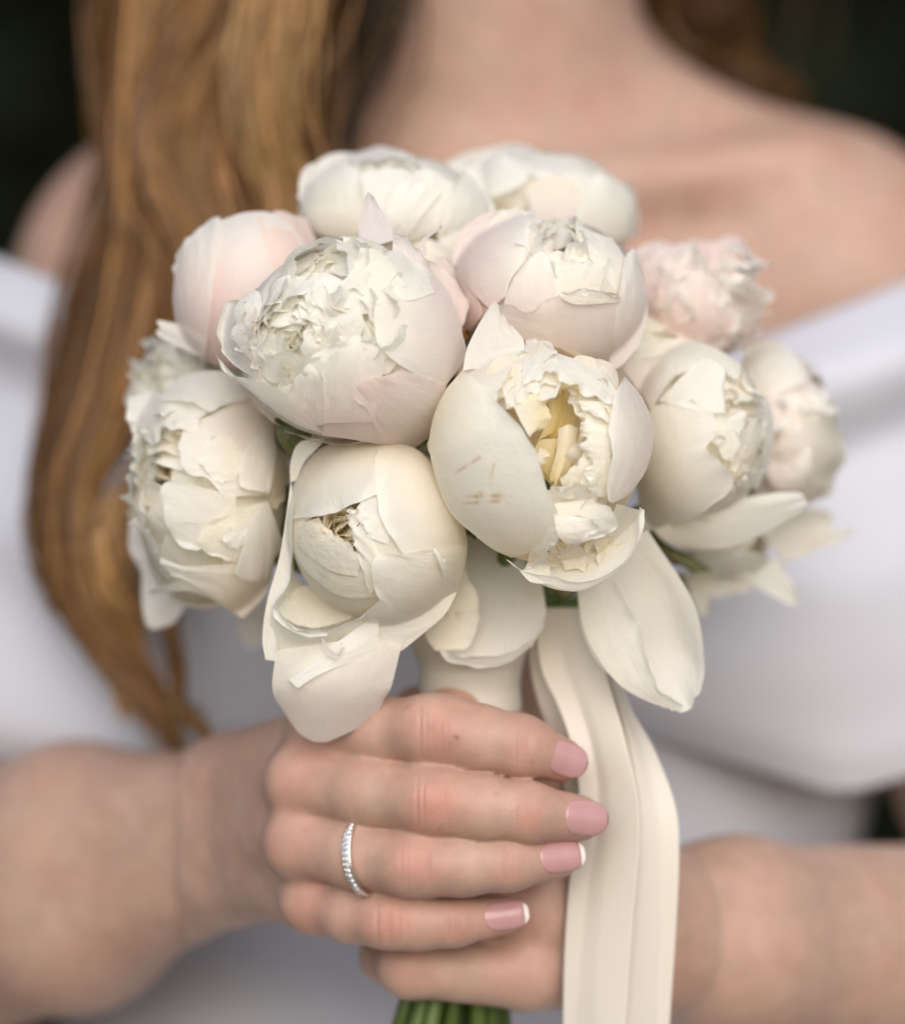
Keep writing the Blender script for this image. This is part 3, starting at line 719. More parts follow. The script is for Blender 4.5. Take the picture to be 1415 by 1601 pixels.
            v = np.linspace(0, 1, nv)[:, None]; u = np.linspace(-1, 1, nu)[None, :]
            hw = wd * s.rng.uniform(.7, 1.4) / 2000 * (.35 + .65 * np.sin(np.pi * np.clip(.1 + .58 * v, 0, 1)))
            lv = L_ * (v * (1 - .22 * np.abs(u) ** 2.4 + .05 * snoise(u * 4.5, 0, seed, ((1, 1), (2.3, .6))) * v ** 2) - 1)
            ph_ = s.rng.uniform(0, 6.28, 3); rf = ruf / 1000 * v ** 2.2 * (.75 * np.sin(u * 3.4 + ph_[0]) + .4 * np.sin(u * 5.7 + ph_[1] + v) + .12 * np.sin(u * 10.5 + ph_[2]))
            cup = -.35 * hw * u ** 2 + s.rng.uniform(-.25, .35) * L_ * v ** 2.5
            V = tip + lv[..., None] * ax + (u * hw)[..., None] * tan + (cup + rf)[..., None] * nr
            s.add(V, c[0], c[1])
    def stem(s, ends):
        """stalk from under the flower through the handle"""
        a = s.C + np.array([0, .004, -.010]); e = P(*ends)
        mid = P(735 + (s.cx - 735) * .10, 1010, -4 + (s.dc - 5) * .12); m2 = P(735 + (s.cx - 735) * .06, 1300, -3 + s.dc * .05)
        pth = resample(np.array([a, a * .45 + mid * .55 + np.array([0, .006, .004]), mid, m2, e]), 26)
        v, f = tube(pth, np.linspace(.0028, .0024, 26), 8)
        mesh_obj('stem', v, f, M_STEM, s.root, s.C)
    def calyx(s, axis):
        a, e1, e2 = s.frame(axis); k = S0 * 1000
        sc = np.array([s.rx * k, s.rd, s.ry * k]) / 1000
        for i in range(4):
            ph = i * 1.57 + s.rng.normal(0, .2); m = math.cos(ph) * e1 + math.sin(ph) * e2; t = np.cross(a, m)
            v = np.linspace(0, 1, 9)[:, None]; u = np.linspace(-1, 1, 7)[None, :]
            th = .02 + .62 * v * (1 - .2 * u ** 2); wd = .42 * np.sin(np.pi * (.1 + .85 * v)) * u
            p = (-np.cos(th)[..., None] * a + np.sin(th)[..., None] * m); q = np.cos(wd)[..., None] * p + np.sin(wd)[..., None] * t
            s.add(s.C + q * 1.0 * sc * (1 + .01 * u[..., None] ** 2), CREAM, CREAM, name='sepal', mat=M_SEPAL)

CL = [(6, .87, 3.08, .8, .3, 0), (5, .90, 2.75, .80, 0, 0), (6, .945, 2.6, .72, .5, 0)]           # closed, bud-like
OP = [(6, .88, 2.75, .72, .2, 0), (6, .86, 2.0, .70, 0, .02), (7, .93, 1.9, .62, .5, .04)]         # open cup

# ---- the blush bomb-shaped flower in front
A = Peony('large blush white peony with a dense ruffled centre, above the round cream bud', 'a', (690, 780), (610, 545), 36, 29)
A.globe((-.45, -.8, .1), [(6, .86, 2.0, .70, 0, .02), (7, .93, 1.75, .62, .5, .04)], (BLUSH, BLUSH)); A.globe((-.45, -.8, .1), [(7, .90, 2.9, .7, .2, 0), (6, .86, 3.0, .7, .6, 0)], (CREAM, WHITE))
A.patch([[(1090, 400), (1225, 520), (1292, 720), (1308, 850), (1200, 1010)], [(905, 470), (852, 590), (846, 700), (868, 790), (960, 890)]], 2.2, 1.8, (BLUSH, WHITE), ruf=.5, res=(40, 40))
A.patch([[(1150, 520), (1000, 560), (900, 480)], [(1110, 420), (1060, 360), (980, 303), (905, 318), (882, 372)]], 3.0, 1.5, (WHITE, WHITE), ruf=.5)
A.patch([[(1215, 985), (1165, 1160), (1105, 1275), (1010, 1325), (880, 1293)], [(1010, 925), (900, 945), (790, 965), (745, 1010), (765, 1070), (805, 1115)]], 2.4, 1.0, (BLUSH, BLUSH), ruf=.5, spots=[(850, 1010, 180, PINK, .6)])
A.patch([[(1010, 1322), (850, 1295), (700, 1272), (570, 1255)], [(880, 1130), (760, 1112), (650, 1105), (590, 1185)]], 1.4, 1.0, (BLUSH, BLUSH), ruf=.5, spots=[(670, 1190, 150, PINK, 1.0)])
A.patch([[(840, 1180), (700, 1190), (580, 1190)], [(895, 840), (800, 787), (690, 800), (610, 850), (585, 950)]], 2.6, 1.8, (BLUSH, WHITE), ruf=.7)
A.patch([[(620, 1190), (500, 1200), (390, 1150)], [(600, 1010), (540, 940), (460, 945), (400, 1020)]], 1.9, 1.6, (BLUSH, WHITE), ruf=.7)
A.patch([[(580, 1245), (440, 1195), (310, 1112), (210, 1030)], [(420, 1070), (310, 1010), (160, 965), (50, 905), (8, 828)]], 2.5, 2.6, (BLUSH, WHITE), ruf=.8, gmin=.05, fringe=2.0)
A.patch([[(260, 980), (230, 800), (240, 610)], [(110, 890), (45, 800), (30, 690), (80, 575), (190, 556)]], .8, 2.0, (BLUSH, WHITE), ruf=.5, gmin=.1)
A.patch([[(760, 250), (860, 270), (940, 250)], [(765, 150), (840, 130), (918, 170)], [(795, 22), (815, 8), (840, 30)]], -14, 0, (LILAC, LILAC), ruf=.4, gmin=.45)
A.patch([[(930, 340), (1050, 430), (1130, 440)], [(938, 218), (1010, 228), (1070, 300), (1145, 400)]], 0, .8, (BLUSH, LILAC), gmin=.35)
A.patch([[(1060, 330), (1110, 330)], [(1090, 240), (1110, 250)], [(1185, 175), (1190, 185)]], -8, 0, (BLUSH, LILAC), gmin=.5, ruf=.2)
A.patch([[(1180, 480), (1260, 640), (1290, 720)], [(1100, 330), (1230, 420), (1330, 560), (1290, 690)]], -6, .5, (PINK, BLUSH), gmin=.2)
A.ring((430, 760), [(36, 30, 6, -2.0, 9, 7, .9, WARM, CREAM), (85, 72, 9, -1.5, 9, 8, 1.1, CREAM, WHITE)])
A.ruffle((440, 760), (265, 225), 60, 11, 1.4, 9, .9, (WHITE, WHITE), hollow=(430, 760), lean=.32)
A.ruffle((660, 440), (250, 185), 34, 15, 1.8, 11, .9, (CREAM, WHITE), hollow=(600, 420), lean=.3)
A.ruffle((780, 640), (130, 190), 18, 13, 1.5, 10, 1.0, (WHITE, WHITE), hollow=(700, 640), lean=.3)
A.calyx((-.45, -.8, .1)); A.stem((640, 1650, 6))

# ---- the cream flower with a yellow hollow
B = Peony('cream peony with an open yellow hollow and brown scratches on its big outer petal', 'b', (655, 800), (588, 580), 40, 29)
B.globe((.25, -.95, .05), [(6, .80, 1.75, .70, 0, .0), (7, .90, 1.8, .62, .5, .02)], (YEL, WARM))
B.patch([[(245, 390), (130, 545), (72, 780), (105, 960), (178, 1135), (300, 1248), (400, 1325), (500, 1372)], [(420, 552), (520, 648), (598, 765), (650, 900), (700, 1050), (762, 1205), (720, 1300), (640, 1335)]], 3.2, 1.6, (CREAM, WHITE), ruf=.45, res=(150, 150), fringe=2.0,
        marks=[(208, 930, 335, 852, 1.6, .75), (405, 890, 390, 1015, 2.0, .45), (250, 1055, 490, 1050, 2.2, .7), (250, 1090, 440, 1078, 1.8, .65), (340, 1040, 360, 1050, 3, .6), (250, 1050, 235, 1120, 2, .35), (310, 1170, 316, 1175, 2, .5)])
B.patch([[(255, 392), (140, 520), (75, 720), (85, 860)], [(505, 372), (460, 470), (425, 570), (440, 700)]], 1.6, 1.5, (CREAM, WHITE), ruf=.4)
B.patch([[(90, 860), (60, 800), (75, 740)], [(140, 950), (120, 850), (110, 700)]], .5, .2, (CREAM, CREAM))
B.patch([[(245, 398), (340, 385), (440, 372), (560, 335)], [(275, 265), (370, 240), (470, 235), (562, 240)], [(375, 72), (402, 42), (430, 60), (478, 140)]], 1.5, .6, (WHITE, WHITE), gmin=.42, ruf=.35)
B.patch([[(1090, 428), (1185, 545), (1242, 720), (1200, 920), (1105, 1045), (1025, 1088)], [(1085, 432), (1040, 530), (1030, 660), (1015, 850), (1008, 1000), (1022, 1085)]], 3.6, 1.2, (BLUSH, WHITE), ruf=.4)
B.patch([[(560, 330), (650, 330), (730, 340)], [(575, 240), (650, 230), (740, 290)]], 1.2, .5, (WARM, WHITE), gmin=.3, marks=[(620, 325, 720, 320, 1.5, .6), (640, 250, 735, 295, 1.5, .5)], res=(40, 40))
B.patch([[(730, 300), (870, 362), (985, 420), (1048, 520)], [(700, 400), (800, 460), (900, 520), (1035, 560)]], 1.6, 1.6, (WHITE, WHITE), ruf=1.2, gmin=.2, fringe=2.5)
B.patch([[(560, 330), (650, 300), (740, 310)], [(560, 480), (650, 420), (720, 385)]], 1.8, 1.0, (WHITE, WHITE), ruf=1.0, gmin=.2, fringe=2.5)
B.patch([[(430, 420), (520, 370), (600, 350)], [(480, 600), (570, 540), (650, 500)]], 1.0, .5, (WARM, WHITE), ruf=1.0, fringe=2.5, marks=[(490, 440, 515, 390, 2, .7), (430, 560, 490, 590, 3, .6)], res=(40, 40))
B.patch([[(500, 560), (540, 650), (590, 740)], [(700, 490), (690, 600), (660, 700), (610, 750)]], .5, -3, (CREAM, YEL), ruf=.9)
B.patch([[(760, 380), (880, 440), (980, 500)], [(700, 480), (770, 500), (850, 520)]], 0, -5, (CREAM, YEL), ruf=.8)
B.patch([[(1030, 560), (1035, 660), (1020, 760)], [(830, 560), (850, 640), (860, 740)]], .5, -3, (WHITE, CREAM), ruf=1.1, fringe=2.5)
B.patch([[(1025, 700), (1020, 850), (1010, 960)], [(860, 720), (870, 800), (905, 900)]], 1.0, -2, (WHITE, CREAM), ruf=1.1, fringe=2.5)
B.patch([[(1010, 860), (1005, 960), (990, 1060)], [(890, 900), (900, 980), (925, 1050)]], 1.6, .3, (CREAM, WHITE), ruf=1.0, fringe=2.5)
# the hollow
B.patch([[(690, 480), (740, 470), (860, 500)], [(680, 640), (740, 640), (840, 640)], [(640, 750), (730, 740), (800, 730)]], -16, 0, (YEL, GOLD), ruf=.6)
B.patch([[(690, 560), (700, 640), (640, 760)], [(770, 490), (760, 600), (720, 720)]], -13, 0, (YEL, GOLD), ruf=.4)
B.patch([[(745, 700), (800, 680), (845, 700)], [(730, 830), (780, 840), (820, 850)], [(690, 965), (730, 990), (760, 985)]], -9, 0, (WARM, YEL), ruf=.5, bow=1.5)
B.patch([[(860, 700), (900, 760)], [(820, 860), (880, 900)], [(760, 985), (880, 1000)]], -11, 0, (WARM, YEL), ruf=.4, bow=1.0)
B.patch([[(640, 760), (750, 750)], [(620, 840), (720, 850)], [(680, 960), (720, 1000)]], -12, 0, (YEL, GOLD), ruf=.8)
B.patch([[(640, 830), (650, 800), (700, 830)], [(630, 850), (660, 870), (700, 838)]], -6, 1, (WARM, CREAM), ruf=.6)
B.ruffle((925, 740), (70, 290), 24, 11, 1.4, 10, -1.0, (WARM, WHITE), hollow=(760, 730), lean=.32)
B.ruffle((620, 450), (130, 110), 12, 11, 1.5, 10, -.6, (WARM, WHITE), hollow=(760, 700), lean=.32)
B.ruffle((860, 1040), (130, 50), 9, 11, 1.5, 9, .5, (WARM, WHITE), hollow=(780, 800), lean=.45)
B.patch([[(700, 1010), (760, 1060), (830, 1070)], [(720, 1000), (800, 1000), (890, 990)]], 1.5, 2.5, (CREAM, WHITE), ruf=.9, fringe=2)
B.patch([[(720, 1090, -4), (760, 1200, 0), (800, 1300, 5)], [(925, 1070, -5), (1005, 1105, -3), (1047, 1185, 1), (1025, 1240, 4), (940, 1275, 5), (860, 1310, 6)]], 6.0, 2.0, (CREAM, WHITE), ruf=.6, gmin=.1)
B.patch([[(720, 1150, -4), (740, 1250, 1), (790, 1310, 4)], [(850, 1160, -3), (930, 1180, 0), (960, 1210, 2), (900, 1270, 4)]], 9.5, 1.5, (CREAM, WHITE), ruf=.6, gmin=.1)
B.patch([[(700, 1210), (650, 1290), (600, 1320)], [(770, 1230), (720, 1300), (665, 1380)]], 9.0, 1.0, (CREAM, WHITE), ruf=.6, gmin=.1)
# lower cup petal and what it holds
B.patch([[(600, 1330, -6), (750, 1345, -6), (900, 1300, -6), (1000, 1200, -6), (1050, 1095, -4)], [(560, 1440, 0), (660, 1510, 1), (770, 1545, 2), (900, 1530, 2), (1070, 1410, 1), (1185, 1230, 0), (1190, 1130, 0)], [(478, 1372, 2), (570, 1440, 4), (700, 1478, 5), (860, 1494, 5), (1010, 1440, 4), (1110, 1350, 3), (1160, 1240, 2), (1172, 1110, 1)]], 10, .6, (CREAM, WHITE), ruf=.35, gmin=.05, res=(40, 50), fringe=1.5)
B.patch([[(540, 1440), (600, 1500), (700, 1510)], [(575, 1430), (640, 1375), (692, 1392), (715, 1470)]], 14, .6, (CREAM, WHITE), ruf=.4, gmin=.05)
B.ruffle((800, 1380), (170, 70), 14, 10, 1.4, 9, 7, (YEL, CREAM), gmin=.1, hollow=(800, 1300), lean=.5)
B.patch([[(780, 1440), (840, 1430), (880, 1450)], [(740, 1310), (830, 1300), (900, 1330)]], 8, 1, (WARM, CREAM), ruf=.7, gmin=.1)
B.patch([[(850, 1480), (960, 1450), (1080, 1370)], [(870, 1330), (980, 1310), (1120, 1285)]], 6, .8, (CREAM, CREAM), ruf=.5, gmin=.1)
# hanging guard petals below
B.patch([[(775, 330, -4), (880, 260, -5), (1000, 150, -5), (1095, 80, -4)], [(795, 540, 3), (950, 490, -2), (1150, 400, -2), (1310, 420, 3)], [(900, 730, 4), (1060, 690, -2), (1250, 650, -2), (1362, 700, 4)], [(1165, 893, 5), (1225, 916, 3), (1275, 915, 3), (1345, 825, 5)]], 0, 0, (CREAM, WHITE), zk='m', dabs=22, ruf=.5, res=(36, 30))
B.patch([[(783, 400, 3), (800, 520, 4), (850, 640, 5), (960, 790, 6), (1100, 876, 6), (1255, 918, 5)], [(935, 308, 4), (1025, 462, 8), (1085, 610, 9), (1128, 760, 9), (1160, 828, 8), (1262, 880, 6)]], 1.0, .8, (CREAM, WHITE), zk='m', dabs=22, ruf=.8, res=(30, 44), fringe=2.2, bow=1.5)
B.patch([[(200, 100, -6), (330, 120, -6), (480, 190, -6), (612, 330, -3)], [(150, 470, 2), (300, 460, -1), (470, 450, -1), (628, 480, 3)], [(110, 600, 4), (178, 690, 5), (320, 705, 5), (460, 690, 5), (570, 610, 4)]], 0, 1.2, (CREAM, WHITE), zk='m', dabs=17, ruf=.5, res=(34, 34), spots=[(575, 370, 40, GOLD, .25)])
B.patch([[(170, 690, 5), (320, 706, 5), (470, 688, 5), (590, 580, 5), (625, 490, 4)], [(178, 640, 7), (320, 656, 7), (455, 662, 7), (560, 590, 7), (615, 495, 5)]], .6, .4, (WHITE, WHITE), zk='m', dabs=17, ruf=.5, res=(10, 34))
B.patch([[(215, 150, 3), (120, 400, 3), (75, 560, 3), (120, 640, 4)], [(262, 250, 4), (322, 430, 6), (312, 550, 6), (255, 634, 6)]], 2, .6, (WARM, CREAM), zk='m', dabs=17, ruf=.7, marks=[(160, 470, 240, 470, 2, .5), (165, 460, 175, 490, 2, .5), (215, 462, 225, 490, 2, .4)], res=(40, 40))
B.calyx((.25, -.95, .05)); B.stem((700, 1640, 2))
B.patch([[(620, 330), (700, 350), (780, 340)], [(640, 370), (710, 398), (775, 372)]], 0, 0, zk='m', dabs=18, mat=M_SEPAL, name='sepal', bow=2)

# ---- the round cream bud below
C = Peony('round cream peony bud with a small folded opening and a drooping lower petal', 'c', (600, 530), (445, 455), 30, 25)
C.globe((-.3, -.9, .0), [(5, .93, 2.65, .85, 0, 0), (6, .965, 2.55, .75, .5, 0)], (CREAM, CREAM))
C.patch([[(60, 880, -10), (150, 820, -14), (330, 820, -14), (640, 840, -10)], [(50, 1080, -6), (150, 1090, -8), (330, 1060, -8), (600, 980, -4)]], -1, 0, (CREAM, CREAM), gmin=.2, ruf=.3)
C.patch([[(165, 480), (190, 300), (265, 170), (385, 98), (560, 82), (680, 100)], [(160, 472), (280, 470), (385, 428), (500, 400), (570, 362), (620, 345)]], 1.8, 1.0, (WARM, WHITE), ruf=.35, res=(36, 40))
C.patch([[(590, 85), (800, 140), (930, 320), (1025, 520), (1038, 640), (1010, 760)], [(600, 160), (592, 330), (610, 430), (650, 540), (720, 640), (840, 760)]], 2.2, 1.0, (WARM, WHITE), ruf=.35, res=(36, 40))
C.patch([[(1036, 600), (1010, 770), (950, 890), (835, 1020)], [(840, 640), (700, 650), (600, 660), (568, 720), (578, 810), (615, 885)]], 3.0, 1.4, (CREAM, WHITE), ruf=.5, res=(36, 40))
C.patch([[(870, 620), (900, 690), (925, 760)], [(885, 615), (925, 680), (935, 750)]], 4.2, 0, (WHITE, WHITE), ruf=.1, bow=1.2)
C.patch([[(162, 470), (178, 600), (250, 730), (380, 840), (500, 866), (640, 850)], [(240, 470), (260, 560), (330, 640), (420, 700), (520, 690), (620, 600)]], .7, -1.5, (CREAM, CREAM), ruf=.7, res=(34, 40), fringe=2.5)
C.patch([[(260, 640), (350, 720), (500, 760)], [(320, 560), (390, 548), (475, 615), (520, 640)]], 1.4, -.8, (CREAM, CREAM), ruf=.8, fringe=2.5)
C.patch([[(190, 520), (230, 620), (300, 690)], [(300, 465), (345, 530), (370, 550), (330, 600)]], 1.2, -2, (CREAM, WARM), ruf=.9, fringe=2.5)
C.patch([[(600, 250), (660, 440), (650, 600)], [(520, 360), (505, 450), (540, 560)]], 1.5, 1.0, (WHITE, WHITE), ruf=1.2, fringe=3)
C.patch([[(640, 480), (760, 640), (760, 780), (640, 860)], [(520, 420), (500, 540), (520, 660), (540, 800)]], .9, -.5, (CREAM, WHITE), ruf=.6)
C.patch([[(560, 560), (600, 640), (590, 800), (560, 840)], [(480, 500), (470, 560), (500, 640), (510, 720)]], 1.7, .3, (CREAM, WHITE), ruf=1.0, fringe=2.5)
C.patch([[(480, 530), (520, 470), (530, 400)], [(440, 490), (448, 445), (495, 425)]], 1.4, 1.6, (CREAM, WHITE), ruf=1.1, fringe=2)
C.ring((425, 520), [(24, 20, 4, -5.5, 7, 6, .5, GOLD, WARM), (60, 46, 8, -3.0, 8, 8, .7, YEL, CREAM), (110, 85, 11, -1.2, 9, 8.5, .8, WARM, CREAM)])
# wrapping lower petals
C.patch([[(990, 830), (930, 940), (830, 1030), (720, 1120)], [(760, 940), (740, 1010), (690, 1080), (640, 1140)], [(610, 880), (530, 945), (490, 1030), (530, 1100), (548, 1182)]], 3.4, 1.2, (CREAM, WHITE), ruf=.7, gmin=.1, fringe=2.5, res=(34, 34))
C.patch([[(172, 290), (120, 640), (55, 880), (32, 1060), (48, 1165)], [(186, 400), (182, 640), (166, 800), (95, 905), (108, 1080), (100, 1172)]], 3.0, 1.2, (CREAM, WHITE), gmin=.15, ruf=.5, res=(20, 40))
C.patch([[(150, 860, -9), (250, 800, -12), (420, 840, -14), (600, 850, -12)], [(100, 930, -2), (230, 1000, -6), (380, 990, -6), (590, 900, -3)]], 0, 0, (CREAM, CREAM), gmin=.25, ruf=.4)
C.patch([[(180, 620, -12), (200, 760, -13), (330, 860, -14), (600, 870, -12)], [(150, 840, -4), (180, 900, -6), (330, 960, -8), (590, 890, -5)]], -2, 0, (CREAM, CREAM), gmin=.25, ruf=.3)
C.patch([[(48, 1165, -3), (110, 1172, -2), (200, 1145, -2), (320, 1105, -1), (470, 1035, 0), (560, 960, 1)], [(78, 900, 2), (150, 985, 4), (250, 1042, 5), (350, 1030, 5), (440, 985, 4), (530, 935, 3)]], 1.5, 1.0, (CREAM, WHITE), gmin=.2, ruf=.5, res=(24, 44), fringe=1.8)
C.patch([[(90, 960, 5), (150, 1010, 6), (250, 1052, 7), (350, 1048, 7)], [(78, 900, 4), (160, 975, 6), (255, 1022, 7), (358, 1012, 7)]], 1.5, 1.2, (WHITE, WHITE), gmin=.2, ruf=.5, res=(10, 34), fringe=1.8)
C.patch([[(600, 940, 2), (600, 1060, 2), (560, 1160, 2)], [(440, 1050, 3), (450, 1120, 4), (430, 1190, 4)], [(300, 1140, 2), (320, 1190, 4), (310, 1240, 5)], [(150, 1232, 0), (165, 1268, 3), (205, 1298, 5)]], 2.0, .4, (WHITE, WHITE), gmin=.2, ruf=.5, res=(40, 22), fringe=1.2)
C.patch([[(318, 1060, 2), (335, 1055, 3)], [(345, 1130, 4), (362, 1110, 5)], [(400, 1160, 5), (410, 1130, 6)], [(445, 1110, 4), (425, 1080, 5)]], 3.5, 0, (WHITE, WHITE), gmin=.2, ruf=.2)
C.patch([[(100, 1120, 0), (300, 1090, 1), (550, 1060, 1), (718, 1085, 0)], [(80, 1300, -2), (250, 1310, 2), (450, 1310, 2), (668, 1290, -2)], [(118, 1410, -6), (165, 1478, -7), (240, 1552, -8), (335, 1574, -8), (450, 1530, -7), (575, 1452, -7), (648, 1345, -5)]], 0, .4, (CREAM, BLUSH), dabs=38, ruf=.3, res=(40, 44), fringe=.8)
C.patch([[(168, 295), (198, 285)], [(172, 190), (235, 200)], [(215, 100), (280, 150)], [(335, 76), (335, 95)]], -3, 0, (CREAM, WHITE), gmin=.3, ruf=.3)
C.patch([[(90, -20), (110, 90), (170, 170)], [(180, -20), (240, 30), (230, 110)], [(300, 0), (290, 50), (250, 90)]], -6, 0, gmin=.25, mat=M_SEPAL, name='sepal', bow=1.5)
C.patch([[(760, 150), (830, 190), (880, 230)], [(800, 110), (850, 90), (880, 150)]], -7, 0, gmin=.3, mat=M_SEPAL, name='sepal')
C.patch([[(930, 420), (1000, 520), (1080, 580)], [(945, 430), (1030, 500), (1090, 540)]], -9, 0, gmin=.3, mat=M_SEPAL, name='sepal')
C.calyx((-.3, -.9, 0)); C.stem((665, 1650, 8))

# ---- the loose ruffled white flower at the side of the hair
D = Peony('loose white peony with torn ruffled petals, beside the long hair', 'd', (430, 870), (385, 560), 4, 27)
D.globe((-.75, -.65, .1), OP, (CREAM, CREAM))
D.ring((270, 770), [(45, 50, 6, -5, 9, 9, 1.2, WARM, WARM)], gmin=.1)
D.ruffle((250, 760), (190, 250), 44, 14, 2.0, 11, -2.6, (WARM, WHITE), hollow=(270, 770), lean=.35)
D.ruffle((120, 760), (70, 240), 24, 12, 2.0, 9, -4, (CREAM, WHITE), gmin=.05, hollow=(270, 770), lean=.2)
D.patch([[(650, 425), (600, 350), (480, 298), (350, 312), (235, 368)], [(600, 435), (500, 460), (420, 466), (325, 460), (215, 432)]], 2.4, 1.4, (WHITE, WHITE), ruf=.6, gmin=.15)
D.patch([[(60, 420), (180, 400), (330, 440), (480, 460)], [(45, 560), (110, 602), (165, 618), (250, 592), (325, 555), (430, 500)]], 1.6, 2.6, (WHITE, WHITE), ruf=2.0, fr=6, gmin=.05, fringe=4, res=(24, 50))
D.patch([[(640, 400), (705, 520), (742, 700), (715, 870)], [(490, 478), (320, 555), (292, 670), (325, 750), (420, 800), (500, 880)]], 1.6, 1.4, (BLUSH, WHITE), ruf=.9, fringe=3, res=(34, 40), spots=[(600, 520, 130, np.array([.92, .85, .75]), .5)])
D.patch([[(540, 600), (590, 700), (560, 800)], [(450, 600), (388, 680), (420, 760), (500, 812)]], 2.8, 1.2, (CREAM, WHITE), ruf=.8, fringe=2)
D.patch([[(440, 780), (520, 820), (520, 880)], [(340, 800), (400, 785), (480, 810), (515, 870)]], 1.6, .8, (CREAM, CREAM), ruf=.6)
D.patch([[(638, 392), (718, 470), (744, 640), (730, 800), (708, 862)], [(640, 430), (690, 520), (640, 590), (585, 700), (600, 805), (640, 852), (700, 864)]], 3.6, 1.4, (WHITE, WHITE), ruf=.6, fringe=2.5, gmin=.2)
D.patch([[(735, 640), (720, 800), (725, 930)], [(790, 680), (808, 760), (790, 860), (740, 935)]], -1, 0, (WARM, WARM), gmin=.2)
D.patch([[(560, 870), (560, 960), (540, 1060), (440, 1120)], [(300, 815), (225, 822), (214, 880), (225, 960), (250, 1030), (305, 1098), (385, 1118)]], 2.6, 2.0, (CREAM, WHITE), ruf=.6, gmin=.15)
D.patch([[(400, 1000, 2), (330, 1000, 1)], [(250, 985, 0), (235, 1000, 0)], [(188, 964, -2), (200, 985, -2)]], 2.5, .4, (WHITE, WHITE), ruf=.3, gmin=.15)
D.patch([[(700, 900), (650, 1050), (560, 1185)], [(530, 945), (430, 1005), (374, 1085), (430, 1135), (520, 1172)]], 2.4, 1.2, (CREAM, CREAM), ruf=.6, gmin=.15)
D.patch([[(685, 900), (712, 905)], [(610, 1000), (665, 1000), (748, 1010)], [(595, 1090), (660, 1110), (778, 1090)], [(553, 1225), (600, 1266), (685, 1276), (748, 1165)]], 4.6, 1.2, (WHITE, WHITE), ruf=.6, gmin=.2, fringe=2.5, marks=[(650, 925, 684, 905, 1.5, .8)], res=(36, 36))
D.patch([[(640, 960), (620, 1030), (610, 1080)], [(540, 1035), (502, 1062), (515, 1100), (570, 1118)]], 5.0, .6, (WHITE, WHITE), ruf=.4, gmin=.2)
D.patch([[(740, 1170), (695, 1330), (590, 1442)], [(520, 1193), (490, 1260), (430, 1330)], [(330, 1198), (330, 1240), (320, 1262)], [(204, 1152), (222, 1205), (262, 1243)]], 2.4, .6, (WARM, WHITE), ruf=.5, gmin=.12, res=(40, 26))
D.patch([[(600, 1250), (580, 1350), (560, 1430)], [(345, 1262), (350, 1295), (380, 1325)], [(140, 1318), (150, 1322), (165, 1324)]], 1.2, .5, (CREAM, WHITE), ruf=.5, gmin=.08, res=(36, 20))
D.patch([[(420, 1000, -6), (480, 1200, -6), (520, 1380, -6)], [(200, 1000, -8), (250, 1250, -8), (360, 1370, -8)], [(65, 940, -10), (60, 1100, -10), (125, 1240, -10), (112, 1350, -10), (165, 1490, -9), (275, 1455, -8)]], 0, 0, (CREAM, WHITE), dabs=-14, ruf=1.0, res=(28, 36))
D.patch([[(560, 1380), (640, 1360), (690, 1330)], [(565, 1500), (620, 1580), (690, 1560)]], 0, 0, (CREAM, WHITE), dabs=-32, ruf=.5)
D.calyx((-.75, -.65, .1)); D.stem((615, 1640, 0))

# ---- blush bud behind, beside the bomb flower
E = Peony('smooth closed blush pink peony bud beside the long hair', 'p', (385, 456), (119, 126), 2, 21)
E.globe((-.2, -.6, .6), CL, (PINK, BLUSH))
E.patch([[(285, 500), (320, 560), (380, 582), (440, 560)], [(272, 420), (310, 362), (380, 334), (440, 345), (480, 390)]], 1.0, .4, (PINK, WHITE), ruf=.3, spots=[(315, 465, 50, PINK * np.array([1, .96, .96]), 1.0)], res=(36, 36))
E.patch([[(455, 500), (505, 460), (505, 400)], [(400, 340), (440, 333), (480, 345)]], 1.6, .4, (PINK, PINK * .6 + WARM * .4), ruf=.3)
E.patch([[(270, 470), (280, 520), (320, 570)], [(275, 400), (320, 350), (345, 340)]], 1.8, .8, (BLUSH, WHITE), ruf=.3)
E.patch([[(320, 560), (325, 530)], [(285, 545), (290, 510)], [(245, 525), (247, 500)]], 3, 1.0, (BLUSH, WHITE), ruf=.6, gmin=.2)
E.calyx((-.2, -.6, .6)); E.stem((628, 1655, -6))

# ---- white cup at the top
Fl = Peony('white peony with broad upright petals at the top of the bouquet, behind the ruffled bloom', 'f', (430, 300), (385, 250), -18, 27)
Fl.globe((0, -.35, .9), OP, (CREAM, WHITE))
Fl.patch([[(160, 400), (300, 400), (600, 400)], [(75, 150), (150, 95), (230, 68), (290, 80), (380, 55), (480, 80), (595, 132)]], -10, 0, (CREAM, WHITE), gmin=.2, ruf=.7)
Fl.patch([[(120, 370), (220, 400), (330, 390)], [(63, 240), (80, 140), (160, 105), (240, 110), (320, 165)]], 0, .5, (CREAM, WHITE), gmin=.25, ruf=.5)
Fl.patch([[(350, 400), (480, 410), (600, 370)], [(305, 180), (420, 128), (560, 148), (658, 184)]], 2, .6, (WHITE, WHITE), gmin=.3, ruf=1.1)
Fl.patch([[(600, 380), (700, 360), (820, 290)], [(652, 186), (700, 130), (738, 110), (780, 170), (812, 270)]], 4, .6, (WHITE, WHITE), gmin=.3, ruf=.6)
Fl.patch([[(380, 390), (480, 390)], [(420, 200), (520, 190), (610, 215)]], 4, .6, (WHITE, WHITE), gmin=.3, ruf=.9)
Fl.ring((430, 200), [(80, 40, 8, -4, 9, 12, 1.2, CREAM, WHITE), (180, 70, 12, -3, 10, 13, 1.4, CREAM, WHITE)], gmin=.25)
Fl.calyx((0, -.35, .9)); Fl.stem((655, 1640, -10))

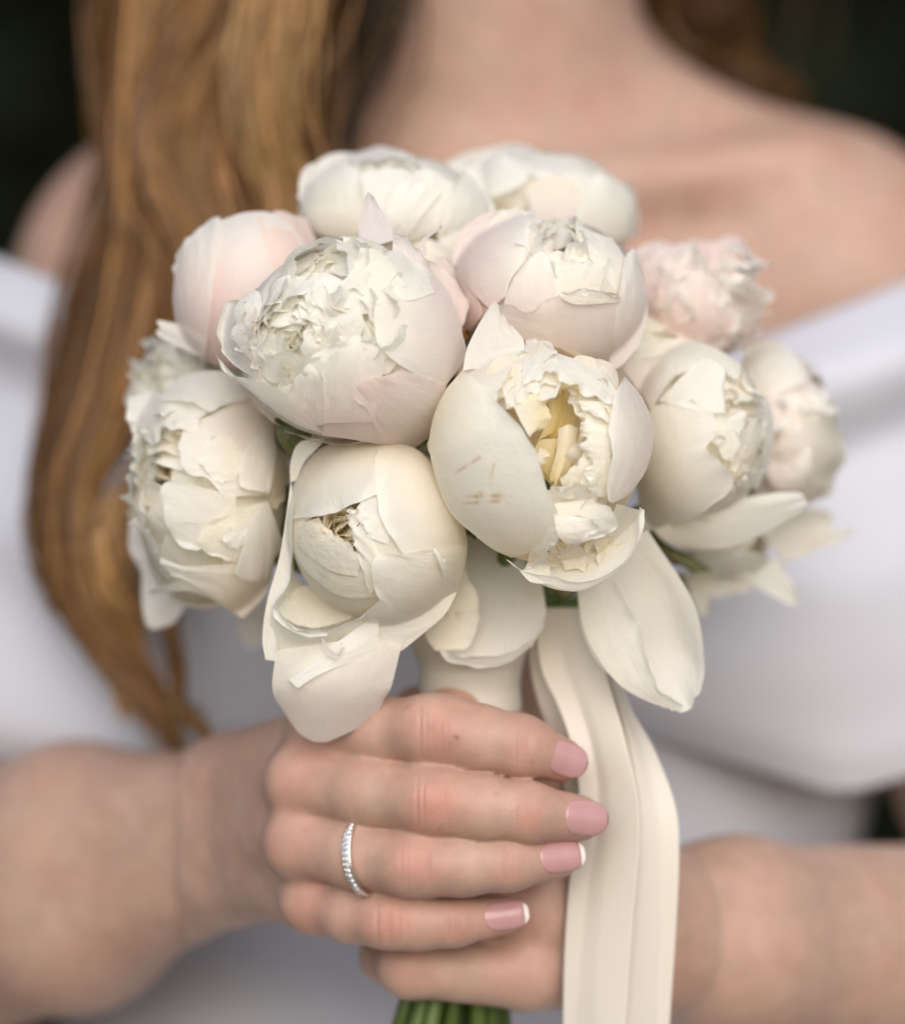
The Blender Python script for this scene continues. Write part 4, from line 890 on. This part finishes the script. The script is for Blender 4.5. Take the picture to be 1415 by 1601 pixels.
# ---- rear flower at the top
G = Peony('white peony with a warm beige hollow, rearmost at the top near the neck', 'f', (1000, 300), (375, 265), -46, 28)
G.globe((0, -.5, .85), OP, (CREAM, WHITE))
G.patch([[(640, 300), (800, 320), (1000, 320), (1330, 400)], [(608, 125), (720, 70), (900, 38), (1000, 82), (1130, 100), (1265, 165), (1345, 260), (1362, 390)]], -6, 0, (CREAM, WHITE), gmin=.15, ruf=.6, res=(28, 44))
G.patch([[(1330, 400), (1200, 420), (1100, 400)], [(1340, 240), (1260, 165), (1180, 170), (1140, 260)]], 3, .5, (CREAM, WHITE), gmin=.2, ruf=.5)
G.patch([[(960, 330), (1040, 340), (1150, 330)], [(930, 200), (1020, 160), (1110, 190), (1150, 260)]], 3, .4, (BLUSH, WARM), gmin=.3, ruf=.6)
G.patch([[(640, 230), (720, 260), (800, 250)], [(640, 110), (780, 90), (950, 120), (930, 190)]], 2, .4, (WHITE, WHITE), gmin=.3, ruf=.7)
G.ring((860, 240), [(70, 40, 8, -4, 9, 10, 1, WARM, WARM), (150, 70, 10, -2, 9, 10, 1, WARM, CREAM)], gmin=.3)
G.calyx((0, -.5, .85)); G.stem((715, 1650, -12))

# ---- blush cup in the upper middle
H = Peony('blush white peony cup with layered pointed petals, above the scratched cream bloom', 'h', (705, 620), (610, 500), 14, 27)
H.globe((.1, -.75, .6), OP, (BLUSH, BLUSH))
H.ruffle((770, 310), (200, 130), 30, 13, 1.6, 10, -.3, (CREAM, WHITE), gmin=.2, hollow=(770, 300), lean=.3)
H.patch([[(340, 730), (230, 610), (110, 450), (160, 240), (300, 130)], [(430, 640), (500, 480), (560, 330), (585, 200), (495, 103)]], 1.4, .8, (PINK * .5 + BLUSH * .5, WHITE), ruf=.5, gmin=.15, res=(34, 36))
H.patch([[(300, 330), (420, 420), (520, 500)], [(330, 160), (420, 115), (600, 130), (640, 220)]], .6, .4, (BLUSH, WHITE), gmin=.2, ruf=.4)
H.patch([[(1150, 640), (1170, 430), (1090, 290)], [(950, 420), (920, 300), (860, 220), (790, 185)]], 1.2, .6, (WHITE, WHITE), gmin=.15, ruf=.5)
H.patch([[(420, 700), (600, 740), (760, 660)], [(480, 530), (560, 425), (640, 378), (720, 430), (760, 520)]], 2.0, .8, (BLUSH, WHITE), ruf=.6)
H.patch([[(740, 660), (880, 620), (1010, 610)], [(740, 430), (880, 420), (980, 430), (1068, 408)]], 2.6, 1.0, (CREAM, WHITE), ruf=.6)
H.patch([[(1010, 620), (1080, 620), (1130, 640)], [(1000, 490), (1050, 450), (1100, 500), (1120, 600)]], 1.0, .3, (CREAM, WHITE), ruf=.5)
H.patch([[(330, 770), (560, 920), (760, 1010), (1060, 1122), (1215, 1010), (1270, 900)], [(365, 672), (480, 688), (590, 726), (700, 665), (830, 600), (1000, 606), (1140, 645)]], 3.0, 1.4, (BLUSH, BLUSH), ruf=.5, res=(70, 110), spots=[(740, 820, 160, np.array([.92, .83, .74]), .5)], marks=[(365, 676, 480, 692, 1.1, .6), (480, 692, 590, 729, 1.1, .6), (590, 729, 700, 670, 1.1, .5), (700, 670, 770, 636, 1.0, .3)])
H.patch([[(760, 640, 1.5), (850, 690, 2), (1000, 690, 2), (1135, 680, 1)], [(790, 608, 2), (870, 594, 2.5), (1000, 604, 2.5), (1138, 643, 1)]], 3.6, .8, (CREAM, WHITE), ruf=.6)
H.patch([[(1060, 1118), (1160, 1055), (1260, 940)], [(1120, 700), (1220, 720), (1308, 700)], [(1165, 400), (1208, 360), (1245, 395)]], 3.6, .4, (BLUSH, WHITE), gmin=.2, ruf=.4, res=(34, 24))
H.patch([[(140, 830), (190, 880), (240, 820)], [(100, 620), (180, 640), (290, 720)], [(0, 400), (60, 395), (140, 480)]], 1.0, .3, (PINK, PINK * .5 + BLUSH * .5), gmin=.25, ruf=.3)
H.patch([[(145, 830, 3), (180, 850, 3), (210, 850, 3)], [(160, 880, 4), (190, 900, 4), (205, 890, 4)]], 2, .3, gmin=.25, ruf=.6, mat=M_BROWN, name='dried_stamen')
H.calyx((.1, -.75, .6)); H.stem((690, 1650, -6))

# ---- blurred pink ruffle at the right rear
I = Peony('pale pink frilled peony behind, against the bare shoulder', 'p', (1080, 474), (116, 100), -32, 23)
I.globe((.7, -.35, .6), OP, (PINK, BLUSH))
I.ruffle((1100, 455), (90, 68), 46, 14, 2.4, 11, .5, (PINK, WHITE), gmin=.1, hollow=(1160, 470), lean=.25)
I.ring((1095, 455), [(30, 25, 7, -3, 9, 10, 1.4, PINK, BLUSH)], gmin=.1)
I.ring((1150, 490), [(40, 40, 12, 0, 10, 9, 2.0, BLUSH, WHITE)], gmin=.05)
I.patch([[(985, 540), (1020, 560), (1080, 550)], [(975, 420), (1000, 385), (1050, 385), (1075, 420)]], 1, .6, (PINK, BLUSH), gmin=.2, ruf=.6)
I.patch([[(1040, 550), (1090, 560), (1140, 545)], [(1050, 450), (1090, 430), (1130, 445), (1150, 480)]], 1.5, 1.0, (PINK, BLUSH), gmin=.2, ruf=1.2)
I.stem((760, 1650, -9))

# ---- cream flower at the right
J = Peony('creamy white peony with frilled inner petals and a long spear petal, beside the scratched bloom', 'j', (500, 600), (368, 492), 2, 24)
J.globe((.75, -.6, .1), [(6, .88, 2.7, .7, .2, 0), (6, .86, 1.75, .68, 0, .0), (7, .93, 1.65, .6, .5, .0)], (CREAM, CREAM))
J.ruffle((700, 600), (100, 260), 22, 10, 1.5, 9, -1.5, (WARM, WHITE), hollow=(690, 610), gmin=.1, lean=.3)
J.ring((680, 610), [(35, 80, 7, -6, 8, 8, 1.0, YEL, CREAM)], gmin=.1)
J.patch([[(600, 300), (720, 560), (640, 900)], [(700, 330), (800, 560), (740, 860)], [(690, 285), (800, 390), (860, 560), (838, 740), (775, 880)]], -6, 0, (CREAM, WHITE), gmin=.1, ruf=.3, res=(30, 30))
J.patch([[(640, 860), (700, 800), (760, 740)], [(640, 640), (740, 520), (820, 480), (820, 600)]], -1.5, .4, (WARM, WHITE), gmin=.1, ruf=.7)
J.patch([[(640, 850), (680, 870), (720, 860)], [(650, 900), (700, 820), (738, 850)]], 0, .8, (CREAM, WHITE), gmin=.1, ruf=.7)
J.patch([[(150, 200), (300, 106), (460, 112), (600, 168), (700, 240)], [(260, 340), (400, 262), (520, 205), (600, 275), (680, 306)]], 1.2, 1.0, (CREAM, WHITE), ruf=.5, gmin=.1, res=(30, 36))
J.patch([[(65, 240), (140, 340), (225, 468)], [(200, 190), (320, 192), (366, 235), (330, 335), (260, 420)]], 2.2, 1.0, (BLUSH, WHITE), ruf=.4, gmin=.15)
J.patch([[(270, 420), (400, 460), (540, 490)], [(330, 350), (430, 245), (520, 205), (600, 280), (622, 400), (612, 480)]], 2.8, 1.2, (WHITE, WHITE), ruf=.6)
J.patch([[(230, 450), (150, 700), (180, 1050), (260, 1096), (400, 1070)], [(440, 415), (560, 490), (560, 600), (505, 670), (590, 735), (658, 815), (640, 890), (520, 990)]], 2.4, 1.4, (CREAM, WHITE), ruf=.6, res=(40, 44), fringe=2.5)
J.patch([[(560, 620), (600, 720), (660, 740)], [(575, 480), (640, 490), (715, 490), (700, 600), (660, 690)]], 1.6, 1.0, (CREAM, WHITE), ruf=1.2, fringe=3)
J.patch([[(520, 600), (560, 650), (610, 640)], [(540, 580), (590, 590), (615, 620)]], 3.0, 1.0, (WHITE, WHITE), ruf=.9, fringe=2)
J.patch([[(240, 1096, 2), (290, 1150, 0), (380, 1190, -2)], [(600, 955, 6), (600, 1070, 5), (600, 1192, 1)], [(850, 905, 2), (880, 960, 2), (830, 1110, -1)], [(985, 898, -2), (1036, 942, -3), (1000, 1000, -4)]], 0, .5, (CREAM, WHITE), dabs=2, ruf=.5, res=(44, 26))
J.patch([[(210, 1098, 1), (260, 1130, 0), (330, 1180, 0)], [(240, 1160, 2), (350, 1230, 2), (450, 1240, 2)], [(330, 1270, 1), (450, 1320, 1), (545, 1310, 1)]], -3, 0, dabs=-4, mat=M_SEPAL, name='sepal', bow=1)
J.calyx((.75, -.6, .1)); J.stem((770, 1640, 0))

# ---- far right flowers
K = Peony('blurred white peony at the outer edge against the draped sleeve', 'j', (900, 570), (325, 450), -42, 26)
K.globe((.85, -.3, .4), OP, (BLUSH, CREAM))
K.ruffle((1060, 640), (150, 240), 36, 14, 2.4, 11, 0, (BLUSH, WHITE), gmin=.05, hollow=(1150, 640), lean=.22)
K.patch([[(690, 320), (770, 385), (850, 395)], [(710, 130), (840, 112), (965, 180), (1032, 305), (990, 352)]], 3, .6, (CREAM, WHITE), gmin=.2, ruf=.4)
K.patch([[(850, 430), (840, 700), (870, 920)], [(1060, 410), (1180, 560), (1238, 720), (1150, 880), (1060, 970)]], 2, 1.4, (BLUSH, CREAM), gmin=.05, ruf=1.2, fringe=4, fr=5, res=(26, 40))
K.patch([[(700, 1060), (760, 1180), (900, 1180)], [(1000, 980), (1150, 1000), (1170, 1080), (1050, 1210), (900, 1290)]], 0, .4, (CREAM, CREAM), dabs=-46, ruf=1.0)
K.patch([[(1000, 1120), (1020, 1220)], [(1150, 1100), (1160, 1180)], [(1275, 1090), (1280, 1120)]], 0, .4, (CREAM, WHITE), dabs=-48, ruf=.5)
K.calyx((.85, -.3, .4)); K.stem((790, 1650, -6))
L = Peony('low white peony with drooping petals, tucked under the spear petal', 'j', (640, 1150), (230, 190), -34, 18)
L.globe((.7, -.5, -.3), OP, (CREAM, CREAM))
L.patch([[(340, 1190), (400, 1260), (450, 1330)], [(560, 1190), (600, 1270), (660, 1340)], [(690, 1200), (745, 1290), (735, 1345)]], 4, .4, (CREAM, WHITE), gmin=.25, ruf=.5)
L.patch([[(660, 1180), (640, 1260), (680, 1330)], [(860, 1240), (850, 1320), (790, 1400)], [(930, 1320), (1000, 1440), (960, 1484), (880, 1455)]], 2, .4, (CREAM, WHITE), gmin=.15, ruf=.6, res=(28, 26))
L.patch([[(420, 1290), (560, 1320), (720, 1340)], [(500, 1430), (600, 1440), (760, 1400)]], 0, .4, (CREAM, CREAM), gmin=.15, ruf=.6)
L.patch([[(380, 1300), (460, 1340), (540, 1340)], [(470, 1530), (510, 1540), (540, 1440)]], 0, .2, (CREAM, WARM), gmin=.15, ruf=.5)
L.calyx((.7, -.5, -.3)); L.stem((745, 1655, 4))
Nn = Peony('small frilled white peony half hidden behind the pink bud', 'p', (285, 605), (75, 90), -24, 18)
Nn.globe((-.7, -.3, .7), OP, (CREAM, WHITE))
Nn.ruffle((262, 575), (48, 52), 26, 13, 2.2, 9, 0, (CREAM, WHITE), gmin=.05, lean=.2)
Nn.ring((262, 575), [(20, 18, 6, 0, 7, 9, 1.4, CREAM, WHITE)], gmin=.05)
Nn.calyx((-.7, -.3, .7)); Nn.stem((650, 1655, -10))

# ---- blooms deeper in the bouquet that close the gaps between the front ones
for lab, c_, r_, dc_, rd_, ax_, end_ in (
        ('white peony deep in the bouquet, between the ruffled bloom and the blush cup', (690, 430), (120, 130), -14, 28, (-.1, -.8, .5), (700, 1655, -12)),
        ('cream peony deep in the bouquet, between the ruffled bloom and the loose white one', (470, 600), (150, 125), -18, 26, (-.4, -.8, .2), (640, 1655, -14)),
        ('cream peony deep in the bouquet, behind the scratched bloom and the spear petal', (960, 620), (150, 150), -20, 28, (.4, -.8, .2), (735, 1655, -14)),
        ('cream peony deep in the bouquet, low between the round bud and the hanging petals', (720, 800), (150, 130), -16, 30, (0, -.8, -.2), (720, 1655, -14))):
    Q_ = Peony(lab, 'p', c_, r_, dc_, rd_)
    Q_.globe(ax_, CL, (CREAM, CREAM)); Q_.stem(end_)

# ------------------------------------------------------------------ handle, ribbon tails
hb = empty('bouquet_handle', P(735, 1300, -3), 'bouquet handle bound in beige satin ribbon, gripped by both hands', 'bouquet handle')
nu, nv = 40, 120
t = np.linspace(0, 2 * np.pi, nu, endpoint=False)[None, :]; v = np.linspace(0, 1, nv)[:, None]
cz = P(735, 985, -3)[2] * (1 - v) + P(735, 1500, -3)[2] * v; cx = P(735, 1100, -3)[0]
rr = .0135 + .0035 * np.clip(.12 - v, 0, 1) / .12 + .0005 * np.abs(((v * 9 + t / (2 * np.pi)) % 1) - .5) * 2
V = np.stack([cx + rr * np.cos(t), .003 + rr * np.sin(t), cz + 0 * t], -1)
uv = np.stack(np.broadcast_arrays(v * 6, t / 6.28), -1)
mesh_obj('ribbon_wrap', V.reshape(-1, 3), grid_faces(nv, nu, True), M_RIB, hb, P(735, 1300, -3), uv=uv)

rb = empty('ribbon', P(880, 970, 8), 'pair of long cream satin ribbon tails hanging beside the fingers', 'ribbon')
def tail(left, right, seed, creases=((.3, 3.0), (.72, -2.5)), wav=.35, nv=110, nu=41):
    Lq = resample(left, nv); Rq = resample(right, nv)
    u = np.linspace(0, 1, nu)[None, :, None]; G = Lq[:, None] * (1 - u) + Rq[:, None] * u
    vv = np.linspace(0, 1, nv)[:, None]; U = u[..., 0]
    d = G[..., 2] + wav * snoise(U * 3, vv * 3.0, seed, ((1, 1), (2, .3)))
    for k_, (cu, am) in enumerate(creases):                         # folds pressed into the satin, wandering a little down its length
        c_ = cu + .10 * np.sin(vv * 3.0 + seed + k_ * 2); d = d + am * (np.sqrt((U - c_) ** 2 + .0006) * 2 - .6) * np.clip(vv * 3, .15, 1) * (.75 + .35 * np.sin(vv * 4 + k_ + seed))
    V = P(G[..., 0], G[..., 1], d)
    uv = np.stack(np.broadcast_arrays(U + 0 * vv, vv + 0 * U), -1)
    o = mesh_obj('ribbon_tail', V.reshape(-1, 3), grid_faces(nv, nu), M_RIB, rb, P(880, 970, 8), uv=uv)
    m = o.modifiers.new('thick', 'SOLIDIFY'); m.thickness = .0002
tail([(838, 950, 6), (845, 1040, 10), (875, 1110, 15), (897, 1180, 18), (905, 1260, 17), (890, 1380, 16), (882, 1500, 16), (880, 1640, 14)], [(925, 950, 8), (950, 1060, 14), (978, 1160, 20), (1000, 1280, 23), (990, 1440, 22), (975, 1640, 20)], 1, ((.28, 3.2), (.6, -1.6)))
tail([(915, 950, 2), (945, 1060, 6), (966, 1130, 8), (978, 1230, 12), (975, 1400, 14), (960, 1640, 12)], [(950, 950, 4), (980, 1090, 8), (1022, 1170, 10), (1056, 1260, 14), (1062, 1340, 15), (1056, 1470, 14), (1044, 1640, 12)], 2, ((.35, -3.0), (.7, 2.4)))
tail([(828, 950, 2), (828, 1030, 2), (842, 1100, 4), (868, 1170, 6), (885, 1250, 8), (890, 1330, 9)], [(845, 950, 6), (850, 1040, 9), (880, 1112, 13), (900, 1180, 15), (908, 1250, 14), (905, 1330, 13)], 3, ((.5, 1.0),), nu=12)
